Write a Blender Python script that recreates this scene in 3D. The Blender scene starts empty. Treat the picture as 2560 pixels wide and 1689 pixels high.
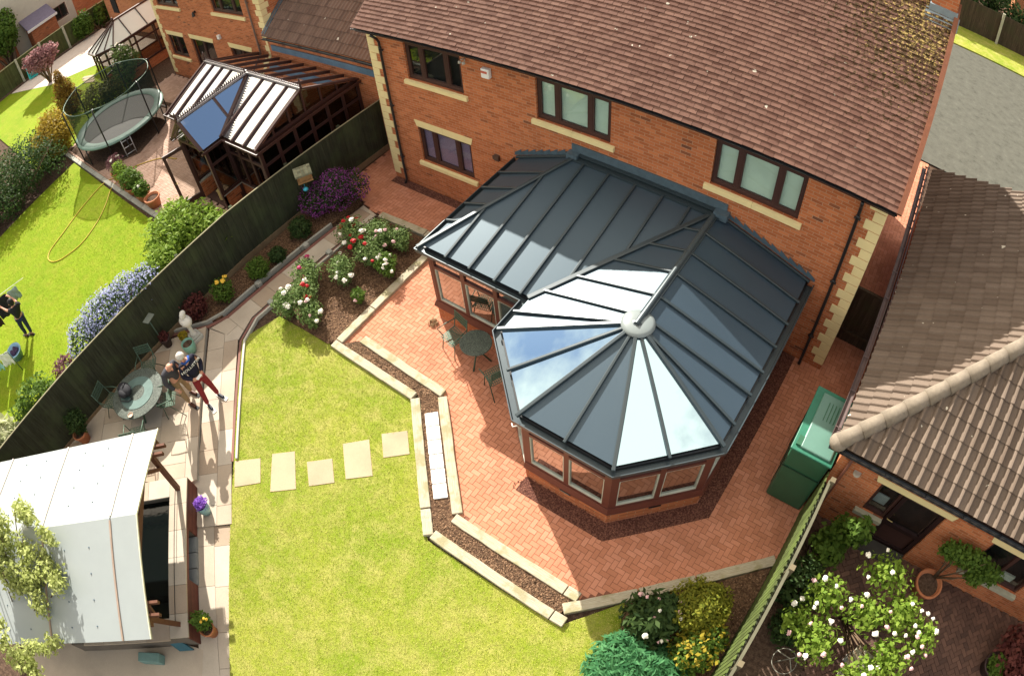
import bpy, bmesh, math, random
import numpy as np
from mathutils import Vector, Matrix
R = random.Random(7)
SC = bpy.context.scene
COL = SC.collection
rad = math.radians

# ---------------------------------------------------------------- camera (wide drone lens with its barrel distortion)
cd = bpy.data.cameras.new('drone_camera')
cam = bpy.data.objects.new('drone_camera', cd); COL.objects.link(cam); SC.camera = cam
def cam_matrix(loc, yaw, pitch, roll):
    f = Vector((math.sin(yaw)*math.cos(pitch), math.cos(yaw)*math.cos(pitch), math.sin(pitch)))
    r = Vector((math.cos(yaw), -math.sin(yaw), 0)); u = r.cross(f)
    c, s = math.cos(roll), math.sin(roll)
    r2 = r*c+u*s; u2 = u*c-r*s
    m = Matrix.Identity(4)
    for i in range(3):
        m[i][0] = r2[i]; m[i][1] = u2[i]; m[i][2] = -f[i]; m[i][3] = loc[i]
    return m
cam.matrix_world = cam_matrix((12.1631, -10.0596, 11.918), -0.70226, -0.90952, -0.10425)
cd.type = 'PANO'
cd.panorama_type = 'FISHEYE_LENS_POLYNOMIAL'
cd.sensor_width = 36.0; cd.sensor_height = 36.0*675/1024; cd.sensor_fit = 'HORIZONTAL'
cd.fisheye_fov = math.pi
cd.fisheye_polynomial_k0 = 0.0; cd.fisheye_polynomial_k1 = -0.74557/18
cd.fisheye_polynomial_k2 = 0.0; cd.fisheye_polynomial_k3 = -0.02664/18**3; cd.fisheye_polynomial_k4 = 0.0
cd.clip_end = 500

# ---------------------------------------------------------------- sun and sky
SUN_EL = rad(33.7)
SUN_TO = Vector((-0.836*math.cos(SUN_EL), 0.55*math.cos(SUN_EL), math.sin(SUN_EL)))   # towards the sun
sl = bpy.data.lights.new('sun', 'SUN'); sl.energy = 5.0; sl.angle = rad(0.53); sl.color = (1.0, .945, .845)
so = bpy.data.objects.new('sun', sl); COL.objects.link(so)
so.rotation_euler = SUN_TO.to_track_quat('Z', 'Y').to_euler()
w = bpy.data.worlds.new('World'); SC.world = w; w.use_nodes = True
nt = w.node_tree; nt.nodes.clear()
sky = nt.nodes.new('ShaderNodeTexSky'); sky.sky_type = 'NISHITA'; sky.sun_disc = False
sky.sun_elevation = SUN_EL; sky.sun_rotation = math.atan2(SUN_TO.x, SUN_TO.y); sky.air_density = 1.0; sky.dust_density = .6; sky.ozone_density = 2.0
tc = nt.nodes.new('ShaderNodeTexCoord')
mp = nt.nodes.new('ShaderNodeMapping'); mp.inputs['Scale'].default_value = (1.6, 1.6, 3.2); mp.inputs['Location'].default_value = (.35, .2, .1)
n1 = nt.nodes.new('ShaderNodeTexNoise'); n1.inputs['Scale'].default_value = 1.7; n1.inputs['Detail'].default_value = 9; n1.inputs['Roughness'].default_value = .58
cr = nt.nodes.new('ShaderNodeValToRGB'); cr.color_ramp.elements[0].position = .47; cr.color_ramp.elements[1].position = .62
mx = nt.nodes.new('ShaderNodeMixRGB'); mx.inputs[2].default_value = (9.4, 8.9, 8.0, 1)
bg = nt.nodes.new('ShaderNodeBackground'); bg.inputs['Strength'].default_value = .098
ow = nt.nodes.new('ShaderNodeOutputWorld')
L = nt.links.new
L(tc.outputs['Generated'], mp.inputs[0]); L(mp.outputs[0], n1.inputs['Vector'])
def wmath(op, a, b):
    nd = nt.nodes.new('ShaderNodeMath'); nd.operation = op
    for i, v in enumerate((a, b)):
        if isinstance(v, (int, float)): nd.inputs[i].default_value = v
        else: L(v, nd.inputs[i])
    return nd.outputs[0]
sx = nt.nodes.new('ShaderNodeSeparateXYZ'); L(tc.outputs['Generated'], sx.inputs[0])      # thicker cloud overhead and low in the west
hi = wmath('MULTIPLY', wmath('MAXIMUM', wmath('SUBTRACT', sx.outputs[2], .86), 0.0), 1.3)
we = wmath('MULTIPLY', wmath('MAXIMUM', wmath('SUBTRACT', wmath('MULTIPLY', sx.outputs[0], -1.0), .48), 0.0), .55)
L(wmath('ADD', n1.outputs['Fac'], wmath('ADD', hi, we)), cr.inputs[0])
L(cr.outputs[0], mx.inputs[0]); L(sky.outputs[0], mx.inputs[1]); tn = nt.nodes.new('ShaderNodeMixRGB'); tn.blend_type = 'MULTIPLY'; tn.inputs[0].default_value = 1; tn.inputs[2].default_value = (1.09, 1.0, .87, 1)
L(mx.outputs[0], tn.inputs[1]); L(tn.outputs[0], bg.inputs[0]); L(bg.outputs[0], ow.inputs[0])
SC.view_settings.view_transform = 'Standard'; SC.view_settings.look = 'None'
SC.view_settings.exposure = 1.22; SC.view_settings.gamma = 1.0

# ---------------------------------------------------------------- materials
class NB:                                             # a tiny node-graph builder
    def __init__(s, name):
        s.m = bpy.data.materials.new(name); s.m.use_nodes = True
        s.t = s.m.node_tree; s.p = s.t.nodes['Principled BSDF']; s.o = s.t.nodes['Material Output']
    def n(s, typ, ins=None, **kw):
        nd = s.t.nodes.new('ShaderNode'+typ)
        for k, v in kw.items(): setattr(nd, k, v)
        for k, v in (ins or {}).items(): s.set(nd.inputs[k], v)
        return nd
    def set(s, sock, v):
        if isinstance(v, bpy.types.NodeSocket): s.t.links.new(v, sock)
        elif isinstance(v, bpy.types.Node): s.t.links.new(v.outputs[0], sock)
        elif isinstance(v, (tuple, list)) and len(v) == 3 and sock.type == 'RGBA': sock.default_value = (*v, 1)
        else: sock.default_value = v
    def math(s, op, a, b=0.0, c=0.0):
        nd = s.t.nodes.new('ShaderNodeMath'); nd.operation = op
        s.set(nd.inputs[0], a); s.set(nd.inputs[1], b)
        if op in ('MULTIPLY_ADD', 'WRAP', 'COMPARE', 'SMOOTH_MIN'): s.set(nd.inputs[2], c)
        return nd.outputs[0]
    def mix(s, f, a, b, blend='MIX'):
        nd = s.t.nodes.new('ShaderNodeMixRGB'); nd.blend_type = blend
        s.set(nd.inputs[0], f); s.set(nd.inputs[1], a); s.set(nd.inputs[2], b); return nd.outputs[0]
    def ramp(s, f, stops):
        nd = s.t.nodes.new('ShaderNodeValToRGB'); e = nd.color_ramp.elements
        while len(e) < len(stops): e.new(.5)
        for el, (p, c) in zip(e, stops): el.position = p; el.color = (*c, 1) if len(c) == 3 else c
        s.set(nd.inputs[0], f); return nd.outputs[0]
    def noise(s, scale, detail=4, rough=.55, vec=None, out='Fac'):
        nd = s.n('TexNoise', {'Scale': scale, 'Detail': detail, 'Roughness': rough})
        s.set(nd.inputs['Vector'], vec if vec is not None else s.pos()); return nd.outputs[out]
    def pos(s):
        if not hasattr(s, '_g'): s._g = s.t.nodes.new('ShaderNodeNewGeometry')
        return s._g.outputs['Position']
    def isl(s): s.pos(); return s._g.outputs['Random Per Island']
    def bump(s, h, strength=.3, dist=.01):
        nd = s.n('Bump', {'Strength': strength, 'Distance': dist}); s.set(nd.inputs['Height'], h)
        s.set(s.p.inputs['Normal'], nd.outputs[0]); return nd
    def fin(s, col, rough=.7, spec=.3, metal=0.0, coat=0.0):
        s.set(s.p.inputs['Base Color'], col); s.set(s.p.inputs['Roughness'], rough)
        s.set(s.p.inputs['Specular IOR Level'], spec); s.set(s.p.inputs['Metallic'], metal)
        s.set(s.p.inputs['Coat Weight'], coat); return s.m
def sh(c, k): return tuple(min(1, max(0, x*k)) for x in c)
def M(name, c, rough=.7, var=.18, scale=6.0, bump=.15, spec=.3, metal=0.0, coat=0.0, isl=0.0, fine=60.0):
    b = NB(name); a = b.noise(scale, 6); col = b.mix(a, sh(c, 1-var*1.6), sh(c, 1+var*1.6))
    if isl:
        f = b.math('MULTIPLY_ADD', b.isl(), 2*isl, 1-isl)
        col = b.mix(1.0, col, b.n('CombineColor', {0: f, 1: f, 2: f}).outputs[0], 'MULTIPLY')
    if bump: b.bump(b.noise(fine, 3), bump, .006)
    return b.fin(col, rough, spec, metal, coat)
def leafmat(name, c1, c2, trans=.35, rough=.5):
    b = NB(name); col = b.mix(b.isl(), c1, c2); col = b.mix(b.noise(1.3, 3), sh2(b, col, .75), col)
    b.fin(col, .6, .12)
    tr = b.n('BsdfTranslucent'); b.set(tr.inputs[0], sh2(b, col, 1.35))
    ms = b.n('MixShader', {0: trans}); b.t.links.new(b.p.outputs[0], ms.inputs[1]); b.t.links.new(tr.outputs[0], ms.inputs[2])
    b.t.links.new(ms.outputs[0], b.o.inputs[0]); return b.m
def sh2(b, col, k): return b.mix(1.0, col, (k, k, k), 'MULTIPLY')
def brickmat(name, tones, mortar, bw=.225, bh=.075, gap=.011, swap=None):
    b = NB(name); b.pos(); sp = b.n('SeparateXYZ', {0: b.pos()}).outputs; sn = b.n('SeparateXYZ', {0: b._g.outputs['True Normal']}).outputs
    ax = b.math('GREATER_THAN', b.math('ABSOLUTE', sn[0]), .7)
    u = b.math('ADD', b.math('MULTIPLY', sp[1], ax), b.math('MULTIPLY', sp[0], b.math('SUBTRACT', 1.0, ax)))
    v = sp[2]
    row = b.math('FLOOR', b.math('DIVIDE', v, bh)); odd = b.math('MODULO', b.math('ADD', row, 400), 2)
    uu = b.math('DIVIDE', b.math('MULTIPLY_ADD', odd, bw/2, u), bw); colm = b.math('FLOOR', uu)
    fu = b.math('FRACT', b.math('ADD', uu, 400)); fv = b.math('FRACT', b.math('ADD', b.math('DIVIDE', v, bh), 400))
    m = b.math('MAXIMUM', b.math('LESS_THAN', fu, gap/bw), b.math('LESS_THAN', fv, gap/bh))
    wn = b.n('TexWhiteNoise', {0: b.n('CombineXYZ', {0: row, 1: colm}).outputs[0]}).outputs[0]
    big = b.noise(.9, 3)
    pick = b.math('ADD', b.math('MULTIPLY', wn, .8), b.math('MULTIPLY', big, .25))
    col = b.ramp(pick, tones); col = b.mix(b.noise(35, 4), sh2(b, col, .82), sh2(b, col, 1.15))
    col = b.mix(m, col, mortar)
    b.bump(b.math('ADD', b.math('MULTIPLY', b.math('SUBTRACT', 1.0, m), 1.0), b.math('MULTIPLY', b.noise(90, 2), .3)), .5, .006)
    return b.fin(col, .85, .2)
RED = ((0, (.085, .042, .030)), (.10, (.16, .062, .036)), (.17, (.36, .108, .040)), (.5, (.42, .130, .050)), (.75, (.52, .175, .070)), (1, (.37, .11, .048)))
MAT = {}
MAT['brick'] = brickmat('red_brick', RED, (.42, .25, .15))
MAT['brick_b'] = brickmat('orange_brick', ((0, (.30, .10, .045)), (.5, (.42, .16, .07)), (1, (.46, .18, .08))), (.36, .22, .14))
MAT['stone'] = M('cream_stone', (.72, .60, .31), .8, .08, 3, .2)
MAT['lead'] = M('lead', (.075, .115, .145), .55, .25, 9, .2, .5, .2)
MAT['brownframe'] = M('brown_frame', (.052, .022, .018), .45, .15, 8, .05, .4)
MAT['redframe'] = M('mahogany_frame', (.105, .030, .022), .42, .15, 8, .05, .4)
MAT['black'] = M('black_plastic', (.012, .013, .015), .35, .1, 8, .03, .5)
MAT['slate'] = M('slate_aluminium', (.042, .060, .070), .38, .1, 10, .04, .5, .3)
MAT['white'] = M('white_plastic', (.75, .74, .70), .5, .05, 8, .03)
MAT['concrete'] = M('concrete', (.42, .39, .32), .9, .15, 8, .3)
MAT['terracotta'] = M('terracotta', (.42, .16, .075), .8, .2, 9, .2)
MAT['wood'] = M('stained_wood', (.115, .045, .025), .65, .25, 10, .2)
MAT['iron'] = M('green_iron', (.07, .12, .085), .5, .25, 20, .2, .4, .3)
MAT['skin'] = M('skin', (.55, .28, .19), .55, .06, 12, .03)
MAT['hairgrey'] = M('grey_hair', (.50, .47, .43), .7, .3, 40, .3)

# ---------------------------------------------------------------- mesh helpers
ORG = {}
def P3(p): return Vector(p) if len(p) == 3 else Vector((p[0], p[1], 0))
class MB:
    def __init__(s): s.v = []; s.f = []
    def add(s, vs, fs):
        k = len(s.v); s.v += [tuple(x) for x in vs]; s.f += [tuple(i+k for i in f) for f in fs]
    def box(s, c, d, rz=0.0, top=1.0):
        x, y, z = [q/2 for q in d]; co, si = math.cos(rz), math.sin(rz); o = []
        for dz in (-z, z):
            t = top if dz > 0 else 1.0
            for dx, dy in ((-x, -y), (x, -y), (x, y), (-x, y)):
                a, b = dx*t, dy*t; o.append((c[0]+a*co-b*si, c[1]+a*si+b*co, c[2]+dz))
        s.add(o, [(3, 2, 1, 0), (4, 5, 6, 7), (0, 1, 5, 4), (1, 2, 6, 5), (2, 3, 7, 6), (3, 0, 4, 7)])
    def bar(s, p, q, w, h, up=(0, 0, 1), off=0.0):           # rectangular beam
        p, q = Vector(p), Vector(q); d = (q-p).normalized(); u = Vector(up); a = d.cross(u)
        if a.length < 1e-5: a = d.cross(Vector((1, 0, 0)))
        a.normalize(); u = a.cross(d).normalized(); o = []
        for e in (p, q):
            for i, j in ((-1, -1), (1, -1), (1, 1), (-1, 1)): o.append(e+a*(i*w/2)+u*(j*h/2+off))
        s.add(o, [(0, 1, 2, 3), (7, 6, 5, 4), (4, 5, 1, 0), (5, 6, 2, 1), (6, 7, 3, 2), (7, 4, 0, 3)])
    def tube(s, pts, r, seg=8, cap=True):
        pts = [Vector(p) for p in pts]; rs = r if isinstance(r, (list, tuple)) else [r]*len(pts); k = len(s.v)
        prev = None
        for i, p in enumerate(pts):
            d = (pts[min(i+1, len(pts)-1)]-pts[max(i-1, 0)]).normalized()
            if prev is None:
                a = d.cross(Vector((0, 0, 1)));
                if a.length < .05: a = d.cross(Vector((1, 0, 0)))
            else: a = prev-d*prev.dot(d)
            a.normalize(); prev = a; b = d.cross(a)
            for j in range(seg):
                t = 2*math.pi*j/seg; s.v.append(tuple(p+(a*math.cos(t)+b*math.sin(t))*rs[i]))
        for i in range(len(pts)-1):
            for j in range(seg):
                j2 = (j+1) % seg; s.f.append((k+i*seg+j, k+i*seg+j2, k+(i+1)*seg+j2, k+(i+1)*seg+j))
        if cap:
            s.f.append(tuple(k+j for j in reversed(range(seg)))); e = k+(len(pts)-1)*seg; s.f.append(tuple(e+j for j in range(seg)))
    def lathe(s, c, prof, seg=20, sx=1.0, sy=1.0, cap=True):
        k = len(s.v); n = len(prof)
        for r, z in prof:
            for j in range(seg):
                t = 2*math.pi*j/seg; s.v.append((c[0]+r*sx*math.cos(t), c[1]+r*sy*math.sin(t), c[2]+z))
        for i in range(n-1):
            for j in range(seg):
                j2 = (j+1) % seg; s.f.append((k+i*seg+j, k+i*seg+j2, k+(i+1)*seg+j2, k+(i+1)*seg+j))
        if cap:
            s.f.append(tuple(k+j for j in reversed(range(seg)))); s.f.append(tuple(k+(n-1)*seg+j for j in range(seg)))
    def prism(s, poly, z0, z1):
        n = len(poly); a = sum(poly[i][0]*poly[(i+1) % n][1]-poly[(i+1) % n][0]*poly[i][1] for i in range(n))
        if a < 0: poly = poly[::-1]
        s.add([(x, y, z0) for x, y in poly]+[(x, y, z1) for x, y in poly],
              [tuple(reversed(range(n))), tuple(range(n, 2*n))]+[(i, (i+1) % n, n+(i+1) % n, n+i) for i in range(n)])
    def slab(s, pts, t):                                       # planar 3-D polygon given thickness t downwards along its normal
        pts = [Vector(p) for p in pts]; n = Vector((0, 0, 0))
        for i in range(len(pts)): n += pts[i].cross(pts[(i+1) % len(pts)])
        n.normalize()
        if n.z < 0 or (abs(n.z) < 1e-6 and False): pts = pts[::-1]; n = -n
        m = len(pts); s.add([p-n*t for p in pts]+pts, [tuple(reversed(range(m))), tuple(range(m, 2*m))]+[(i, (i+1) % m, m+(i+1) % m, m+i) for i in range(m)])
    def ell(s, c, r, seg=10, rings=7, jit=0.0):
        k = len(s.v)
        for i in range(rings+1):
            ph = math.pi*i/rings
            for j in range(seg):
                t = 2*math.pi*j/seg; q = 1+R.uniform(-jit, jit)
                s.v.append((c[0]+r[0]*q*math.sin(ph)*math.cos(t), c[1]+r[1]*q*math.sin(ph)*math.sin(t), c[2]+r[2]*q*math.cos(ph)))
        for i in range(rings):
            for j in range(seg):
                j2 = (j+1) % seg; s.f.append((k+i*seg+j, k+(i+1)*seg+j, k+(i+1)*seg+j2, k+i*seg+j2))
    def build(s, name, m, parent=None, smooth=False, bevel=0.0, tri=False):
        me = bpy.data.meshes.new(name); o0 = ORG.get(parent.name, Vector((0, 0, 0))) if parent else Vector((0, 0, 0))
        va = np.array(s.v, dtype=float)-np.array(o0); me.from_pydata(va.tolist(), [], s.f); me.update()
        bm = bmesh.new(); bm.from_mesh(me); bmesh.ops.remove_doubles(bm, verts=bm.verts, dist=1e-6) if smooth else None
        bm.to_mesh(me); bm.free()
        if smooth: me.shade_smooth()
        o = bpy.data.objects.new(name, me); COL.objects.link(o)
        me.materials.append(MAT[m] if isinstance(m, str) else m)
        if parent: o.parent = parent; ORG[o.name] = o0
        if bevel:
            bv = o.modifiers.new('bevel', 'BEVEL'); bv.width = bevel; bv.segments = 2; bv.limit_method = 'ANGLE'; bv.angle_limit = rad(40)
        return o
def thing(name, label, cat, loc=(0, 0, 0), group=None):
    o = bpy.data.objects.new(name, None); COL.objects.link(o); o.location = loc; o.empty_display_size = .2
    ORG[o.name] = Vector(loc); return tag(o, label, cat, group)
def tag(o, label, cat, group=None):
    o['label'] = label; o['category'] = cat
    if group: o['group'] = group
    return o
def struct(o, kind='structure'): o['kind'] = kind; return o
def recenter(o, p):                                            # a one-mesh thing gets its origin at its base
    p = Vector(p); o.data.transform(Matrix.Translation(-p)); o.location = p; return o
def copy_thing(root, loc, label, rz=None, group=None):
    def cp(o, parent):
        c = o.copy(); COL.objects.link(c)
        if parent: c.parent = parent
        for ch in [x for x in o.children]: cp(ch, c)
        return c
    c = cp(root, None); c.location = loc; c['label'] = label
    if rz is not None: c.rotation_euler = (0, 0, rz)
    if group: c['group'] = group
    return c
def inpoly(x, y, poly):
    c = False; n = len(poly)
    for i in range(n):
        x1, y1 = poly[i]; x2, y2 = poly[(i+1) % n]
        if (y1 > y) != (y2 > y) and x < (x2-x1)*(y-y1)/(y2-y1)+x1: c = not c
    return c
# foliage: many leaf-sized faces through the volume of a few overlapping blobs
def leaves(name, m, blobs, n, size, parent=None, asp=1.7, seed=1, shell=.55, up=.35, droop=0.0):
    rs = np.random.RandomState(seed); vol = np.array([b[3]*b[4]*b[5] for b in blobs])**.67; pr = vol/vol.sum()
    k = rs.choice(len(blobs), n, p=pr); B = np.array(blobs)[k]
    d = rs.normal(size=(n, 3)); d /= np.linalg.norm(d, axis=1)[:, None]
    r = shell+(1-shell)*rs.rand(n)**.7; r *= 1+.16*np.sin(d[:, 0]*5+k*2)*np.cos(d[:, 2]*6+k)+.10*rs.normal(size=n)*.6
    c = B[:, :3]+d*r[:, None]*B[:, 3:6]
    nn = d*.7+rs.normal(size=(n, 3))*.6+np.array([0, 0, up]); nn /= np.linalg.norm(nn, axis=1)[:, None]
    a = np.cross(nn, rs.normal(size=(n, 3))); a[:, 2] -= droop; a /= np.linalg.norm(a, axis=1)[:, None]; b = np.cross(nn, a)
    s = size*(.6+.8*rs.rand(n))[:, None]; L1 = a*s*asp/2; W1 = b*s/2
    V = np.stack([c-L1, c+W1-L1*.1, c+L1, c-W1-L1*.1], 1).reshape(-1, 3)
    V[:, 2] = np.maximum(V[:, 2], .01)
    o0 = np.array(ORG.get(parent.name, (0, 0, 0))) if parent else np.zeros(3)
    me = bpy.data.meshes.new(name); me.from_pydata((V-o0).tolist(), [], np.arange(4*n).reshape(-1, 4).tolist()); me.update()
    o = bpy.data.objects.new(name, me); COL.objects.link(o); me.materials.append(MAT[m] if isinstance(m, str) else m)
    if parent: o.parent = parent; ORG[o.name] = Vector(o0)
    return o
def stems(base, blobs, rad0=.02, n=7, seed=2, m='wood', parent=None, name='stem'):
    q = random.Random(seed); mb = MB(); base = Vector(base)
    for i in range(n):
        b = q.choice(blobs); e = Vector((b[0]+q.uniform(-.6, .6)*b[3], b[1]+q.uniform(-.6, .6)*b[4], b[2]+q.uniform(-.2, .7)*b[5]))
        s0 = base+Vector((q.uniform(-1, 1)*rad0*2, q.uniform(-1, 1)*rad0*2, 0)); mid = s0.lerp(e, .5)+Vector((q.uniform(-.08, .08), q.uniform(-.08, .08), .05))
        mb.tube([s0, mid, e], [rad0, rad0*.7, rad0*.3], 6)
    return mb.build(name, m, parent, True)
def blossoms(name, m, pts, r, parent, seed=3):
    q = random.Random(seed); mb = MB()
    for p in pts:
        s = r*q.uniform(.7, 1.2); mb.ell(p, (s, s, s*.75), 7, 4, .22)
        for k in range(5):
            t = q.uniform(0, 6.28); mb.ell((p[0]+math.cos(t)*s*.8, p[1]+math.sin(t)*s*.8, p[2]-s*.2), (s*.55, s*.55, s*.3), 5, 3, .2)
    return mb.build(name, m, parent, False)
# ---------------------------------------------------------------- ground, paving, gravel
def flat(name, poly, z, m, kind='structure', z0=None):
    mb = MB()
    if z0 is None: mb.add([(x, y, z) for x, y in poly], [tuple(range(len(poly)))])
    else: mb.prism(poly, z0, z)
    o = mb.build(name, m); me = o.data
    bm = bmesh.new(); bm.from_mesh(me); bmesh.ops.recalc_face_normals(bm, faces=bm.faces)
    for f in bm.faces:
        if z0 is None and f.normal.z < 0: f.normal_flip()
    bm.to_mesh(me); bm.free(); o['kind'] = kind; return o
def soilmat(name, c1, c2, sc=14, bump=.9):
    b = NB(name); a = b.noise(sc, 8, .7); col = b.ramp(a, ((.25, sh(c1, .55)), (.45, c1), (.6, c2), (.72, sh(c2, 1.25))))
    col = b.mix(b.noise(70, 3, .6), sh2(b, col, .6), sh2(b, col, 1.35)); b.bump(b.noise(40, 6, .7), bump, .03); return b.fin(col, .95, .1)
MAT['soil'] = soilmat('soil', (.075, .048, .034), (.13, .085, .06))
MAT['mulch'] = soilmat('bark_mulch', (.085, .048, .030), (.20, .12, .07), 20)
MAT['gravel'] = soilmat('red_gravel', (.085, .035, .027), (.22, .10, .07), 34)
MAT['asphalt'] = soilmat('asphalt', (.098, .097, .080), (.112, .111, .092), 3, .12)
def grassmat(name, g1, g2, dry):
    b = NB(name); a = b.noise(.55, 5, .6); f = b.noise(26, 6, .75); st = b.noise(2.2, 5, .6)
    col = b.mix(b.ramp(a, ((.36, (0, 0, 0)), (.62, (1, 1, 1)))), g1, g2)
    col = b.mix(b.ramp(st, ((.46, (0, 0, 0)), (.80, (1, 1, 1)))), col, dry); col = b.mix(b.ramp(b.noise(7, 6, .75), ((.42, (0, 0, 0)), (.75, (.55, .55, .55)))), col, dry); col = b.mix(b.ramp(b.noise(11, 5, .7, b.n('VectorMath', {0: b.pos(), 1: (3, 8, 0)}).outputs[0]), ((.5, (0, 0, 0)), (.75, (.6, .6, .6)))), col, sh(g1, .75))
    col = b.mix(f, sh2(b, col, .58), sh2(b, col, 1.38)); b.bump(b.noise(60, 5, .8), .8, .03); return b.fin(col, .9, .12)
MAT['grass'] = grassmat('garden_lawn', (.185, .26, .016), (.285, .315, .038), (.40, .36, .12))
MAT['grass_l'] = grassmat('neighbour_lawn', (.165, .26, .007), (.215, .30, .010), (.26, .28, .028))
def pavermat(name, c1, c2, c3):
    b = NB(name); col = b.ramp(b.isl(), ((0, c1), (.5, c2), (1, c3))); col = b.mix(b.noise(50, 4), sh2(b, col, .85), sh2(b, col, 1.12))
    col = b.mix(b.ramp(b.noise(1.1, 4), ((.42, (0, 0, 0)), (.7, (1, 1, 1)))), col, sh2(b, col, .82))
    b.bump(b.noise(120, 3), .25, .004); return b.fin(col, .88, .2)
MAT['paver'] = pavermat('terracotta_paver', (.46, .190, .110), (.52, .22, .13), (.57, .255, .16))
MAT['paver_d'] = pavermat('dark_paver', (.085, .050, .040), (.12, .068, .052), (.15, .085, .064))
MAT['paver_p'] = pavermat('pink_paver', (.38, .25, .19), (.44, .30, .235), (.48, .33, .26))
MAT['slab'] = pavermat('sandstone_slab', (.36, .27, .195), (.46, .385, .30), (.50, .44, .36))
MAT['step'] = pavermat('buff_slab', (.40, .31, .205), (.43, .34, .23), (.45, .36, .25))
def herring(name, poly, z, m, holes=(), u=.1, ang=0.0, off=(0, 0)):
    xs = [p[0] for p in poly]; ys = [p[1] for p in poly]; mb = MB(); g = .003
    ca, sa = math.cos(ang), math.sin(ang); cx, cy = (min(xs)+max(xs))/2, (min(ys)+max(ys))/2
    half = math.hypot(max(xs)-min(xs), max(ys)-min(ys))/2 if ang else max(max(xs)-min(xs), max(ys)-min(ys))/2
    N = int(half/u)+2; q = random.Random(5)
    for a in range(-N, N):
        for b in range(-N, N):
            t = (a-b) % 4
            if t == 0: x0, y0, w, h = a*u, b*u, 2*u, u
            elif t == 3: x0, y0, w, h = a*u, b*u, u, 2*u
            else: continue
            mxx, myy = x0+w/2, y0+h/2; X, Y = cx+mxx*ca-myy*sa, cy+mxx*sa+myy*ca
            if not inpoly(X, Y, poly) or any(inpoly(X, Y, hp) for hp in holes): continue
            mb.box((X, Y, z-.02+q.uniform(-.0015, .0015)), (w-g*2, h-g*2, .04), ang, .985)
    o = mb.build(name, m); o['kind'] = 'structure'; return o
def slabs(name, poly, z, m, sizes, ang=0.0, t=.04, g=.008, seed=4):       # coursed rectangular slabs cut to a polygon
    q = random.Random(seed); ca, sa = math.cos(ang), math.sin(ang); mb = MB()
    loc = [(x*ca+y*sa, -x*sa+y*ca) for x, y in poly]; v = min(p[1] for p in loc); vmax = max(p[1] for p in loc); u0 = min(p[0] for p in loc); u1 = max(p[0] for p in loc)
    while v < vmax:
        h = q.choice(sizes); u = u0-q.uniform(0, .5)
        while u < u1:
            wd = q.choice(sizes)*q.choice((1, 1, 1.3)); pg = clip_rect(loc, u+g/2, u+wd-g/2, v+g/2, v+h-g/2)
            if len(pg) > 2:
                dz = q.uniform(-.002, .002); mb.prism([(x*ca-y*sa, x*sa+y*ca) for x, y in pg], z-t, z+dz)
            u += wd
        v += h
    o = mb.build(name, m); o['kind'] = 'structure'; return o
def clip_half(poly, a, b, c):                              # keep a*x+b*y<=c
    out = []
    for i in range(len(poly)):
        p, q = poly[i], poly[(i+1) % len(poly)]; fp, fq = a*p[0]+b*p[1]-c, a*q[0]+b*q[1]-c
        if fp <= 0: out.append(p)
        if (fp < 0) != (fq < 0) and abs(fp-fq) > 1e-12:
            t = fp/(fp-fq); out.append((p[0]+t*(q[0]-p[0]), p[1]+t*(q[1]-p[1])))
    res = []
    for p in out:
        if not res or math.hypot(p[0]-res[-1][0], p[1]-res[-1][1]) > 1e-5: res.append(p)
    if len(res) > 1 and math.hypot(res[0][0]-res[-1][0], res[0][1]-res[-1][1]) < 1e-5: res.pop()
    return res
def clip_rect(poly, x0, x1, y0, y1):
    for h in ((-1, 0, -x0), (1, 0, x1), (0, -1, -y0), (0, 1, y1)):
        poly = clip_half(poly, *h)
        if len(poly) < 3: return []
    return poly
flat('ground', [(-120, -60), (90, -60), (90, 120), (-120, 120)], -.06, 'soil')
HOUSE = [(0, 0), (12.455, 0), (12.455, 6.8), (0, 6.8)]
FOOT = [(4.45, .1), (4.45, -3.38), (7.08, -3.38), (7.08, -4.32), (8.36, -5.56), (10.16, -5.56), (11.44, -4.3), (11.46, .1)]
def offset(poly, d, closed=False):                          # offset an open polyline to its right-hand side by d (mitred)
    n = len(poly); out = []
    for i in range(n):
        ds = []
        if i > 0 or closed: a, b = poly[i-1], poly[i]; l = math.hypot(b[0]-a[0], b[1]-a[1]); ds.append(((b[0]-a[0])/l, (b[1]-a[1])/l))
        if i < n-1 or closed: a, b = poly[i], poly[(i+1) % n]; l = math.hypot(b[0]-a[0], b[1]-a[1]); ds.append(((b[0]-a[0])/l, (b[1]-a[1])/l))
        ns = [(y, -x) for x, y in ds]
        if len(ns) == 1: m = ns[0]; k = 1
        else:
            m = (ns[0][0]+ns[1][0], ns[0][1]+ns[1][1]); l = math.hypot(*m); m = (m[0]/l, m[1]/l); k = 1/(m[0]*ns[0][0]+m[1]*ns[0][1])
        out.append((poly[i][0]+m[0]*d*k, poly[i][1]+m[1]*d*k))
    return out
def sweep(mb, poly, prof):                                  # closed profile [(offset, z)] swept along an open polyline with mitred corners
    lines = [[(x, y, z) for x, y in offset(poly, d)] for d, z in prof]; n = len(poly); k = len(prof); vs = []; fs = []
    for i in range(n):
        for l in lines: vs.append(l[i])
    for i in range(n-1):
        for j in range(k): fs.append((i*k+j, i*k+(j+1) % k, (i+1)*k+(j+1) % k, (i+1)*k+j))
    fs += [tuple(reversed(range(k))), tuple((n-1)*k+j for j in range(k))]; mb.add(vs, fs)
def fixn(o):
    bm = bmesh.new(); bm.from_mesh(o.data); bmesh.ops.recalc_face_normals(bm, faces=bm.faces); bm.to_mesh(o.data); bm.free(); return o
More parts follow.
